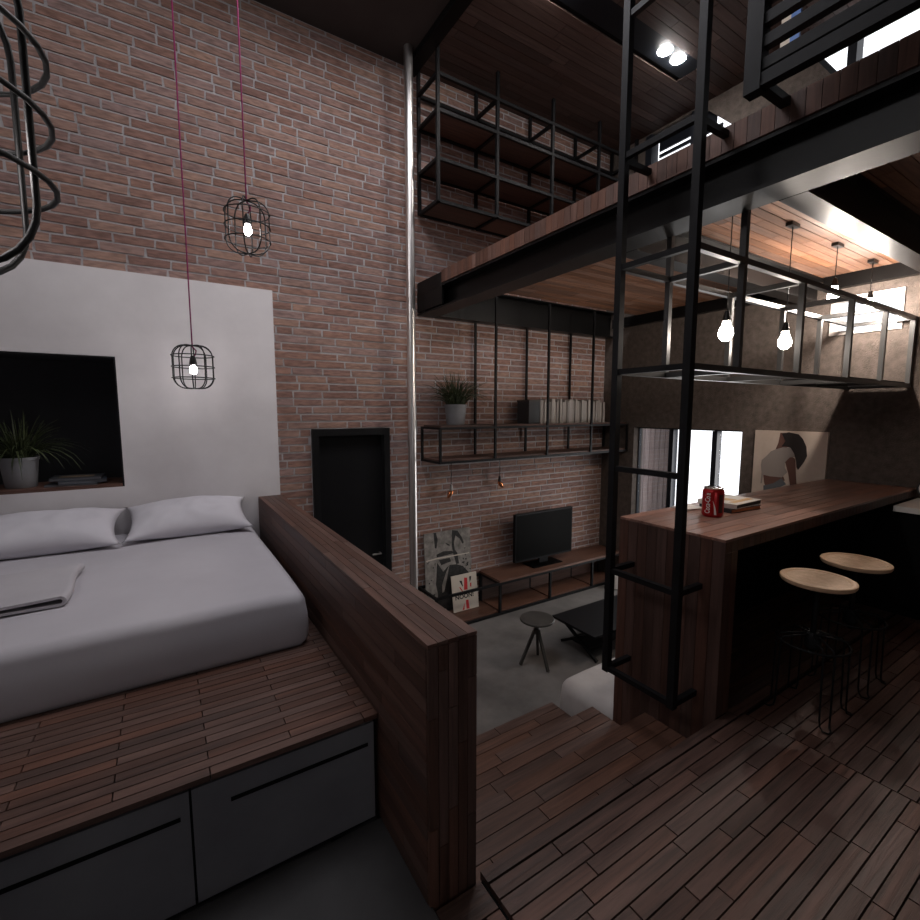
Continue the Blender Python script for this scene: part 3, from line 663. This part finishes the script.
for y in LY:
    for z_ in RZ: bx(t, 'long_rail', LX+.02, XR-.004, y-s, y+s, z_-s, z_+s, 'rack_steel_lit')
    for x in RX:
        top = ZB if x == RX[0] else RZ[1]-s
        bx(t, 'post', x-s, x+s, y-s, y+s, RZ[0]+s, RZ[1]-s, 'rack_steel_lit')
        if x == RX[0]: bx(t, 'hanger', x-s, x+s, y-s, y+s, RZ[1]+s, 2.685 if False else 2.921, 'rack_steel_lit')
for x in RX:
    for z_ in RZ: bx(t, 'cross_bar', x-s, x+s, LY[0]+s, LY[1]-s, z_-s, z_+s, 'rack_steel_lit')
for k in range(2, 4): bx(t, 'shelf_board', RX[k]+s+.01, RX[k+1]-s-.01, LY[0]+.01, LY[1]-.02, RZ[0]+s, RZ[0]+s+.012, 'cabinet_black')
# ------------------------------------------------------------------ kitchen pendants
def pendant(x, y, zb, label, bm='bulb_kitchen'):
    t = thing('bulb_pendant', label, 'lamp', (x, y, zb-.06), 'bare bulb pendants over the bar')
    bx(t, 'canopy', x-.055, x+.055, y-.022, y+.022, 2.897, 2.921, 'socket_black')
    MB().tube([(x, y, 2.897), (x, y, zb+.12)], .003, 6).build('cord', 'cord_black', t, True)
    sk = MB().lathe([(.003, .125), (.012, .122), (.02, .085), (.024, .06), (.003, .06)], (x, y, zb), 18).build('socket', 'socket_black', t, 'auto')
    MB().lathe([(.003, -.062), (.022, -.055), (.037, -.036), (.042, -.012), (.037, .012), (.026, .032), (.022, .05), (.02, .06), (.003, .06)], (x, y, zb), 20).build('bulb', bm, sk, True)
pendant(2.965, 1.60, 2.14, 'bare bulb pendant hanging beside the steel rack post, nearest the ladder')
pendant(3.70, 1.585, 2.14, 'bare bulb pendant hanging low inside the rack, away from the post')
pendant(4.43, 1.58, 2.545, 'short bare bulb pendant just above the rack, left of the small window', 'bulb_kitchen_bright')
pendant(5.16, 1.58, 2.545, 'short bare bulb pendant in front of the small kitchen window', 'bulb_kitchen_bright')

# ------------------------------------------------------------------ bar counter
BX0, BY0, BY1, BZ = DX, 1.243, 1.905, .985
t = thing('bar_counter', 'long dark plank bar counter with a solid plank end panel', 'bar', (3.9, 1.57, 0))
bx(t, 'end_core', BX0+.014, BX0+.125, BY0+.014, BY1-.012, ZL, BZ-.085, 'cabinet_black')
bx(t, 'top_core', BX0+.014, XR-.005, BY0+.014, BY1-.002, BZ-.085, BZ-.014, 'cabinet_black')
for ua, ub, va, vb in rows(BX0+.001, XR-.005, BY0+.001, BY1, .0735, 1.3, .0025, 71, .5): bx(t, 'plank', ua, ub, va, vb, BZ-.014, BZ, 'bar_wood_lit')
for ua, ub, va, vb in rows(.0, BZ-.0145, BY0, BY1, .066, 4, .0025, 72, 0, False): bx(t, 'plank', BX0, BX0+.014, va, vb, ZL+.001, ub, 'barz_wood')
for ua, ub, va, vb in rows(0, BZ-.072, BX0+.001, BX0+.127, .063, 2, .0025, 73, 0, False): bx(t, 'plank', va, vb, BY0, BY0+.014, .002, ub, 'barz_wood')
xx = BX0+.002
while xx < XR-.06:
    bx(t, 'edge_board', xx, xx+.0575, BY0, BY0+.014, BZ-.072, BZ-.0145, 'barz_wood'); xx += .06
for ua, ub, va, vb in rows(ZL, BZ-.09, BX0+.127, XR-.01, .32, 3, .004, 74, 0, False): bx(t, 'back_panel', va, vb, BY1-.03, BY1-.012, ZL+.001, BZ-.086, 'cabinet_black')
# can
cx_, cy_ = 2.93, 1.60
t = thing('soda_can', 'oversized red drinks can with white script standing on the bar', 'can', (cx_, cy_, BZ))
can_body = MB().lathe([(.002, .004), (.05, .004), (.054, 0), (.0615, .012), (.0625, .02), (.0625, .155), (.060, .165), (.053, .176), (.002, .176)], (cx_, cy_, BZ), 32).build('body', 'can_red', t, 'auto')
MB().lathe([(.002, .176), (.0535, .176), (.056, .181), (.056, .185), (.053, .187), (.05, .181), (.002, .180)], (cx_, cy_, BZ), 32).build('lid', 'can_top', t, 'auto')
v, f = text_mesh('Coca-Cola', .048, .0006)
aim = math.atan2(-cy_, -cx_)
def wrap(u, vv, t_=0.0628): a = aim-.45+u/.0625; return (cx_+t_*math.cos(a), cy_+t_*math.sin(a), BZ+vv)
b = MB(); b.add([wrap(-p[1]+.012, p[0]*.62+.088) for p in v], f); b.build('lettering', 'print_white', can_body)
b = MB(); rib = []
for k in range(13):
    s_ = k/12; zc_ = .018+.09*s_; rib += [wrap(.034-.012*s_*s_+.004, zc_), wrap(.034-.012*s_*s_+.004+.013*(1-s_)**.7, zc_)]
b.add(rib, [(2*k, 2*k+1, 2*k+3, 2*k+2) for k in range(12)]); b.build('ribbon_print', 'print_white', can_body)
b = MB(); rib = []
for k in range(9): rib += [wrap(.062+.030*k/8, .03, .0627), wrap(.062+.030*k/8, .145, .0627)]
b.add(rib, [(2*k, 2*k+2, 2*k+3, 2*k+1) for k in range(8)]); b.build('dark_print', 'print_dark', can_body)
G = 'books on the bar'
book('book', 'thick dark-edged book at the bottom of the pile on the bar', (3.265, 1.665, BZ), .32, .23, .028, -.10, 'book_dark', 'book_orange', G, 'book')
book('book', 'white-covered book with gold print on top of the bar pile', (3.285, 1.68, BZ+.0285), .34, .26, .030, .02, 'book_cover', 'book_dark', G, 'book', pr=((-.12, .14, -.09, -.05, 'print_gold'), (-.06, .02, -.04, .06, 'print_gold')))
book('book', 'thin pale booklet lying flat on the bar behind the red can', (3.02, 1.815, BZ), .17, .12, .010, -.2, 'book_cover', 'paper', G, 'book')

# ------------------------------------------------------------------ bar stools
def bar_stool(x, y, label):
    t = thing('bar_stool', label, 'stool', (x, y, 0), 'bar stools under the counter')
    c = (x, y, 0); zs = .752; r = .17
    MB().lathe([(.002, zs-.006), (r*.84, zs-.006), (r*.84, zs-.001), (.002, zs+.002)], c, 36).build('cane_seat', 'cane', t, 'auto')
    MB().lathe([(r*.82, zs-.022), (r*.97, zs-.022), (r, zs-.014), (r, zs), (r*.96, zs+.004), (r*.84, zs+.002), (r*.82, zs-.001)], c, 36).build('seat_rim', 'rim_wood', t, 'auto')
    MB().lathe([(.002, zs-.036), (r*.86, zs-.034), (r*.90, zs-.0225), (.002, zs-.0225)], c, 36).build('seat_pan', 'steel_black', t, 'auto')
    MB().lathe([(.002, .33), (.014, .33), (.014, zs-.036), (.002, zs-.036)], c, 14).build('screw_post', 'steel_black', t, 'auto')
    MB().lathe([(.03, .36), (.04, .37), (.04, .43), (.025, .45), (.0145, .45), (.0145, .36)], c, 18).build('hub', 'steel_black', t, 'auto')
    MB().tube([(x+.165*math.cos(2*PI*k/32), y+.165*math.sin(2*PI*k/32), .40) for k in range(32)], .006, 8, True).build('foot_ring', 'steel_black', t, True)
    for k in range(4):
        a = PI/4+k*PI/2; d = Vector((math.cos(a), math.sin(a), 0)); n = Vector((-d.y, d.x, 0)); o = Vector(c)
        P = [o+d*.03-n*.012+Vector((0, 0, .44)), o+d*.155-n*.024+Vector((0, 0, .42)), o+d*.165-n*.026+Vector((0, 0, .38)), o+d*.172-n*.024+Vector((0, 0, .05)), o+d*.178-n*.022+Vector((0, 0, .018)), o+d*.20-n*.018+Vector((0, 0, .007)), o+d*.213+Vector((0, 0, .007))]
        Q = [p-n*(2*(p-o).dot(n)) for p in P[:-1]]
        MB().tube(P+Q[::-1], .0048, 8).build('hairpin_leg', 'steel_black', t, True)
bar_stool(2.935, 1.015, 'cane-topped bar stool nearest the bar end panel')
bar_stool(3.475, 1.02, 'cane-topped bar stool deeper along the bar, toward the white counter')

# ------------------------------------------------------------------ kitchen unit at the right
t = thing('kitchen_cabinet', 'black kitchen base cabinet under the white worktop at right edge', 'cabinet', (5.15, .3, 0))
bx(t, 'body', 4.93, XR-.005, -1.2, 1.87, .08, .855, 'cabinet_black'); bx(t, 'plinth', 4.97, XR-.005, -1.2, 1.87, .002, .08, 'cabinet_black')  # far end extended under the bar as black for the shaded wall
for y0 in (-1.19, -.39, .41): bx(t, 'cabinet_door', 4.912, 4.93, y0, y0+.79, .09, .85, 'cabinet_black')
tag(bx(None, 'worktop', 4.88, XR-.004, -1.2, 1.228, .856, .90, 'counter_white'), 'bright white worktop on the black kitchen cabinet at right edge', 'worktop')
t = thing('dinner_plate', 'round pale plate with a dark rim propped upright on the white worktop', 'plate', (5.35, 1.12, .901))
M = Matrix.Rotation(-PI/2+.12, 3, 'Y')
MB().lathe([(.002, 0), (.075, 0), (.09, .012), (.088, .016), (.07, .006), (.002, .006)], (5.40, 1.12, 1.0), 28, M).build('dish', 'counter_white', t, 'auto')
MB().tube([Vector((5.40, 1.12, 1.0))+M @ Vector((.09*math.cos(2*PI*k/32), .09*math.sin(2*PI*k/32), .014)) for k in range(32)], .006, 6, True).build('rim', 'book_dark', t, True)

# ------------------------------------------------------------------ painting on the right wall
t = thing('canvas_painting', 'cream canvas of a bending woman with long dark hair, white top and jeans', 'painting', (XR-.02, 2.23, .7))
canvas = MB().box(XR-.035, XR-.002, 1.90, 2.566, .70, 1.443).build('canvas', 'canvas_cream', t)
def cv(px, py):
    u = (px-141+ (py-50)*.055)/676; tl = 1.443-.00118*(py-47); tr = 1.443-.00104*(py-67)
    return 2.566-.666*u, tl*(1-u)+tr*u
def art(name, pts, m, k):
    MB().prism([cv(*p) for p in pts], lambda a, b, q: (q, a, b), XR-.036-.0008*k, XR-.0352).build(name, m, canvas)
art('neck_print', [(390,72),(480,72),(500,190),(430,215),(345,228),(372,165)], 'art_skin', 1)
art('waist_print', [(228,460),(420,470),(440,520),(255,575),(240,545)], 'art_skin', 1)
art('jeans_print', [(408,498),(452,556),(380,590),(300,640),(235,660),(232,566),(330,545)], 'art_jeans', 2)
art('arm_print', [(440,345),(490,290),(532,315),(548,560),(490,570),(470,450)], 'art_skin', 2)
art('shirt_print', [(345,226),(420,206),(490,210),(520,250),(534,300),(485,300),(440,345),(438,400),(462,440),(412,490),(300,480),(228,464),(215,545),(203,545),(212,440),(203,375),(212,325),(262,285),(300,245)], 'art_shirt', 3)
art('hair_print', [(405,80),(470,66),(560,85),(600,130),(630,200),(638,290),(612,345),(585,385),(560,420),(545,395),(540,330),(522,265),(490,212),(445,196),(405,198),(440,150)], 'art_hair', 4)

# ------------------------------------------------------------------ lower wall shelf with rods
XS0 = 2.45; SXs = (3.185, 3.98, 4.755); SY = (4.25, 4.655)
t = thing('wall_shelf', 'long black framed wall shelf with wood boards hung on rods below loft', 'shelf', (3.9, 4.45, 1.09))
s = .012
for y in SY:
    for z_ in (1.10, 1.465): bx(t, 'frame_rail', XS0, XR-.005, y-s, y+s, z_-s, z_+s, 'steel_black')
    for x in SXs: bx(t, 'hanging_rod', x-s, x+s, y-s, y+s, 1.477, ZB if y > 4.5 else 2.921, 'steel_black'); bx(t, 'post', x-s, x+s, y-s, y+s, 1.112, 1.453, 'steel_black')
    for x in (XS0+s, XR-.02): bx(t, 'post', x-s, x+s, y-s, y+s, 1.112, 1.453, 'steel_black')
for x in (XS0+s,)+SXs:
    for z_ in (1.10, 1.465): bx(t, 'cross_bar', x-s, x+s, SY[0]+s, SY[1]-s, z_-s, z_+s, 'steel_black')
xs = (XS0,)+SXs+(XR-.005,)
for k in range(4):
    a, b = xs[k]+(.026 if k == 0 else s), xs[k+1]-s
    bx(t, 'shelf_board', a, b, SY[0]+s+.001, SY[1]-s-.001, 1.468, 1.495, 'wood_x'); bx(t, 'shelf_board', a, b, SY[0]+s+.001, SY[1]-s-.001, 1.103, 1.130, 'wood_x')
# books on it
rg = random.Random(21); x = 3.965; k = 0
names = ['cream', 'grey', 'pale', 'dark']
t = thing('storage_box', 'small dark box file at the left end of the book row', 'box', (3.86, 4.47, 1.496))
bx(t, 'body', 3.775, 3.945, 4.36, 4.58, 1.496, 1.765, 'book_dark'); bx(t, 'lid', 3.77, 3.95, 4.355, 4.585, 1.765, 1.785, 'book_spine_d')
while x < 5.11:
    w_ = rg.uniform(.020, .042); h_ = rg.uniform(.265, .31); m = rg.choice(['book_spine_a', 'book_spine_a', 'book_spine_b', 'book_spine_c'])
    o = thing('book', 'upright book with pale spine in the long row on the wall shelf', 'book', (x+w_/2, 4.47, 1.496), 'books in the row on the wall shelf')
    dpt = rg.uniform(.0, .03)
    bx(o, 'cover', x, x+.003, 4.36+dpt, 4.57, 1.496, 1.496+h_, m); bx(o, 'cover', x+w_-.003, x+w_, 4.36+dpt, 4.57, 1.496, 1.496+h_, m); bx(o, 'spine', x+.003, x+w_-.003, 4.36+dpt, 4.364+dpt, 1.496, 1.496+h_, m)
    bx(o, 'pages', x+.003, x+w_-.003, 4.364+dpt, 4.565, 1.499, 1.493+h_, 'paper')
    x += w_+rg.choice([.001, .001, .002, .006])
# copper bulbs under the shelf
for (x, zt, ang, cm, lab) in ((2.81, .80, -.6, 'socket_white', 'copper-tipped bulb on a pale socket hanging above the posters'), (3.52, .845, .75, 'socket_black', 'copper-tipped bulb on a black socket hanging above the television')):
    y = 4.60
    t = thing('copper_bulb_lamp', lab, 'lamp', (x, y, zt-.17), 'copper bulb lamps under the shelf')
    MB().tube([(x, y, 1.088), (x, y, zt)], .0035, 6).build('cord', 'cord_black', t, True)
    MB().lathe([(.002, zt), (.014, zt-.004), (.02, zt-.05), (.022, zt-.075), (.002, zt-.075)], (x, y, 0), 16).build('socket', cm, t, 'auto')
    M = Matrix.Rotation(-ang, 3, 'Y')
    MB().lathe([(.012, .03), (.024, .008), (.03, -.015), (.026, -.045), (.012, -.08), (.003, -.09)], (x, y, zt-.09), 16, M).build('bulb', 'copper', t, True)

# ------------------------------------------------------------------ upper bookshelf on the loft
t = thing('loft_bookcase', 'black steel frame bookcase with wood shelves up under the loft ceiling', 'bookcase', (3.9, 4.45, ZM))
UX = (2.45, 3.18, 3.975, 4.75, 5.46)
s = .016
for x in UX:
    for y in (4.25, 4.65):
        bx(t, 'post', x-s, x+s, y-s, y+s, 3.735, ZC-.001, 'steel_black')
    for z_ in (4.92, 4.59, 4.14, 3.74): bx(t, 'cross_bar', x-s, x+s, 4.25+s, 4.65-s, z_-s, z_+s, 'steel_black')
for k in range(4):
    for y in (4.25, 4.65):
        for z_ in (4.92, 4.59, 4.14, 3.74): bx(t, 'frame_rail', UX[k]+s, UX[k+1]-s, y-s, y+s, z_-s, z_+s, 'steel_black')
    for z_ in (4.59, 4.14, 3.74): bx(t, 'shelf_board', UX[k]+s, UX[k+1]-s, 4.25+s, 4.65-s, z_+.004, z_+.028, 'wood_x')

# ------------------------------------------------------------------ slatted railing of the loft
t = thing('slatted_railing', 'black slatted railing panel fixed outside the loft edge at top right', 'railing', (LX, .1, 2.98))
for y in (1.125, -.1, -1.2): bx(t, 'post', LX-.03, LX+.03, y-.033, y+.033, 2.985, 3.98, 'steel_black')
for a, b in ((1.092, -.067), (-.133, -1.167)):
    bx(t, 'bottom_rail', LX-.025, LX+.025, b, a, 2.995, 3.046, 'steel_black'); bx(t, 'top_rail', LX-.025, LX+.025, b, a, 3.93, 3.98, 'steel_black')
    z_ = 3.058
    while z_ < 3.9: bx(t, 'slat', LX-.02, LX+.02, b, a, z_, z_+.044, 'steel_black'); z_ += .087
for y in (1.10, -.1, -1.2): bx(t, 'bracket', LX+.03, DX-.002, y-.02, y+.02, 2.995, 3.03, 'steel_black')
t = thing('hanging_banner', 'narrow cream and blue banner hanging from ceiling behind the slatted railing', 'banner', (3.6, 1.63, 4.03))
bx(t, 'cream_half', 3.59, 3.61, 1.635, 1.69, 4.03, ZC-.001, 'cream_paint'); bx(t, 'blue_half', 3.59, 3.61, 1.58, 1.635, 4.03, ZC-.001, 'blue_paint')

# ------------------------------------------------------------------ TV console
CX0, CX1, CY0 = 2.40, 5.45, 4.25; CT = -.352
t = thing('tv_console', 'long low black steel frame tv bench with wood boards', 'console', (3.9, 4.45, ZL))
s = .014
for y in (CY0+s, YB-.035):
    for z_ in (ZL+s+.002, CT-s-.026): bx(t, 'frame_rail', CX0, CX1, y-s, y+s, z_-s, z_+s, 'steel_black')
    for x in (CX0+s, 3.285, 4.09, 4.87, CX1-s): bx(t, 'post', x-s, x+s, y-s, y+s, ZL+2*s+.002, CT-2*s-.026, 'steel_black')
for x in (CX0+s, 3.285, 4.09, 4.87, CX1-s):
    for z_ in (ZL+s+.002, CT-s-.026): bx(t, 'cross_bar', x-s, x+s, CY0+2*s, YB-.049, z_-s, z_+s, 'steel_black')
bx(t, 'top_board', 3.272, CX1, CY0, YB-.022, CT-.025, CT, 'tread_wood')
xs = (CX0+2*s, 3.285, 4.09, 4.87, CX1-s)
for k in range(4): bx(t, 'bottom_board', xs[k]+s*(k > 0), xs[k+1]-s, CY0+2*s, YB-.05, ZL+.018, ZL+.045, 'tread_wood')
for k in range(1, 4): bx(t, 'back_panel', xs[k]+s, xs[k+1]-s, YB-.052, YB-.049, ZL+.046, CT-.06, 'wood_x')
# television
t = thing('television', 'black flat screen television on the wooden bench', 'television', (4.16, 4.47, CT+.001))
b = MB().box(3.665, 4.665, 4.455, 4.505, -.27, .355); casing = b.build('casing', 'tv_bezel', t, False, .006)
bx(casing, 'screen', 3.685, 4.645, 4.452, 4.4552, -.245, .335, 'tv_black')
bx(t, 'neck', 4.09, 4.24, 4.47, 4.50, CT+.012, -.268, 'tv_bezel')
MB().box(3.90, 4.40, 4.36, 4.58, CT+.001, CT+.014).build('stand', 'tv_black', t, False, .004)
# posters leaning in the open end of the bench
def lean(name, label, x0, w_, zb, h_, yb, yt, thick, m, cat, build, roll=0):
    t = thing(name, label, cat, (x0+w_/2, yb, zb))
    dv = Vector((0, yt-yb, 0)); hh = math.sqrt(max(h_*h_-(yt-yb)**2, .01)); up = Vector((0, yt-yb, hh))/h_; nn = Vector((0, -hh, yt-yb))/h_
    def P(u, v, k): return Vector((x0+u*w_+roll*v, yb, zb))+up*(v*h_)+nn*k+Vector((0,0,roll*(1-u)*-.0))
    panel = MB().prism([(0,0),(1,0),(1,1),(0,1)], P, 0, thick).build('panel', m, t)
    def pr(nm, pts, mm, k=1): MB().prism(pts, P, thick, thick+.0006*k).build(nm, mm, panel)
    build(pr, P, thick, panel)
def art1(pr, P, th, t):
    def q(*pts):        # poster drawing, sketched on an 736 x 920 sheet
        out = []
        for x, y in pts:
            v = (y-130+(x-40)*.1333)/775; out.append(((x-40-65*v)/600, 1-v))
        return [(min(max(a, .004), .996), min(max(b, .004), .996)) for a, b in out]
    K = 'poster_black'
    pr('print_shape', q((160,115),(190,112),(216,180),(203,262),(182,258)), K)
    pr('print_shape', q((398,85),(470,88),(530,150),(560,200),(545,215),(505,165),(445,135),(428,200),(440,270),(475,300),(505,405),(468,412),(430,325),(400,235)), K, 2)
    pr('print_shape', q((205,320),(290,288),(400,283),(447,302),(330,326),(208,346)), K, 1)
    pr('print_shape', q((216,395),(260,440),(300,482),(345,440),(382,418),(470,412),(560,432),(650,500),(700,545),(712,900),(255,900),(238,700),(210,600)), K, 1)
    pr('print_shape', q((378,412),(345,560),(318,672),(295,682),(288,610),(330,500)), 'poster_grey', 3)
    pr('print_shape', q((240,372),(300,360),(380,350),(395,385),(330,400),(270,420)), K, 3)
    pr('print_shape', q((310,205),(370,222),(372,240),(330,222)), K, 2)
    pr('print_line', q((75,378),(200,352),(640,298),(640,306),(200,364),(75,388)), 'poster_cream', 4)
    pr('print_line', q((205,866),(350,835),(350,845),(205,876)), 'poster_cream', 4)
    for k in range(26):
        r_ = random.Random(k+3); x, y = (r_.uniform(75, 190), r_.uniform(330, 860)) if k % 2 else (r_.uniform(520, 655), r_.uniform(215, 470))
        w_ = r_.uniform(10, 30); h_ = r_.uniform(6, 22)
        pr('print_spot', q((x, y), (x+w_, y-h_*.3), (x+w_*.8, y+h_), (x+w_*.2, y+h_*.7)), K, 2)
lean('art_poster', 'tall black and white photo poster leaning on the brick wall', 2.475, .64, ZL+.046, .97, 4.615, 4.672, .012, 'poster_grey', 'poster', art1)
def art2(pr, P, th, t):
    pr('print_stripe', [(.46,.96-.40),(.60,.55),(.62,.88),(.50,.90)], 'poster_red')
    pr('print_stripe', [(.30,.84),(.40,.83),(.43,.68),(.41,.66)], 'poster_ink')
    pr('print_stripe', [(.70,.90),(.79,.90),(.76,.80),(.71,.74)], 'poster_ink')
    pr('print_stripe', [(.28,.66),(.32,.66),(.42,.53),(.40,.50)], 'poster_red')
    pr('print_stripe', [(.72,.72),(.77,.72),(.76,.60),(.71,.62)], 'poster_red')
    pr('print_bar', [(.17,.475),(.38,.475),(.38,.51),(.17,.50)], 'poster_ink'); pr('print_bar', [(.46,.475),(.54,.475),(.54,.505),(.46,.505)], 'poster_ink')
    pr('print_stripe', [(.50,.02),(.62,.02),(.60,.27),(.50,.27)], 'poster_red')
    pr('print_stripe', [(.34,.02),(.42,.02),(.44,.20)], 'poster_red')
    v, f = text_mesh('NOON!', .17, .006)
    MB().add([P(p[0]*1.25+.46, p[1]*1.0+.335, th+.001) for p in v], f).build('lettering', 'poster_ink', t)
lean('print_poster', 'small cream poster with red stripes and black lettering in front of larger poster', 2.79, .36, ZL+.047, .43, 4.52, 4.585, .01, 'poster_cream', 'poster', art2)

# ------------------------------------------------------------------ living room furniture
t = thing('tripod_stool', 'round dark stool on three splayed legs on the concrete floor', 'stool', (2.925, 3.20, ZL))
c = Vector((2.925, 3.215, 0))
MB().lathe([(.002, -.345), (.155, -.345), (.165, -.338), (.165, -.328), (.16, -.322), (.002, -.322)], c, 36).build('seat', 'stool_dark', t, 'auto')
MB().lathe([(.002, -.47), (.012, -.47), (.012, -.36), (.03, -.352), (.03, -.3455), (.002, -.3455)], c, 16).build('screw_post', 'steel_grey', t, 'auto')
MB().lathe([(.002, -.475), (.03, -.475), (.034, -.46), (.034, -.43), (.022, -.42), (.002, -.42)], c, 16).build('hub', 'stool_dark', t, 'auto')
for fx, fy in ((2.765, 3.262), (2.905, 3.03), (3.035, 3.315)):
    p = Vector((fx, fy, ZL)); d = Vector((fx-c.x, fy-c.y, 0)).normalized()
    bar(t, 'leg', c+Vector((0, 0, -.445))+d*.025, p+Vector((0, 0, .014)), .024, 'stool_dark')
t = thing('coffee_table', 'low black coffee table with crossed slanting legs on the concrete floor', 'table', (3.95, 3.15, ZL))
MB().box(3.33, 4.60, 2.86, 3.43, -.50, -.475).build('table_top', 'tv_bezel', t, False, .004)
bx(t, 'lower_shelf', 3.44, 4.49, 3.02, 3.28, -.70, -.682, 'tv_bezel')
for x in (3.42, 4.5):
    bar(t, 'leg', (x, 3.38, -.502), (x, 2.90, ZL+.013), .026, 'tv_bezel'); bar(t, 'leg', (x+.028, 2.92, -.502), (x+.028, 3.40, ZL+.013), .026, 'tv_bezel')
tag(cloth_box('ottoman', 2.452, 3.42, 1.935, 2.462, ZL+.03, -.372, .09, 'sofa_cloth', 9, .003), 'pale grey upholstered ottoman at the foot of the plank steps', 'ottoman')
t = thing('floor_planter', 'small white pot on the floor at the far end of the tv bench', 'pot', (5.2, 4.08, ZL))
MB().lathe([(.002, ZL), (.07, ZL), (.085, ZL+.01), (.10, ZL+.2), (.09, ZL+.2), (.085, ZL+.16), (.002, ZL+.16)], (5.17, 4.10, 0), 24).build('pot', 'white_pot', t, 'auto')
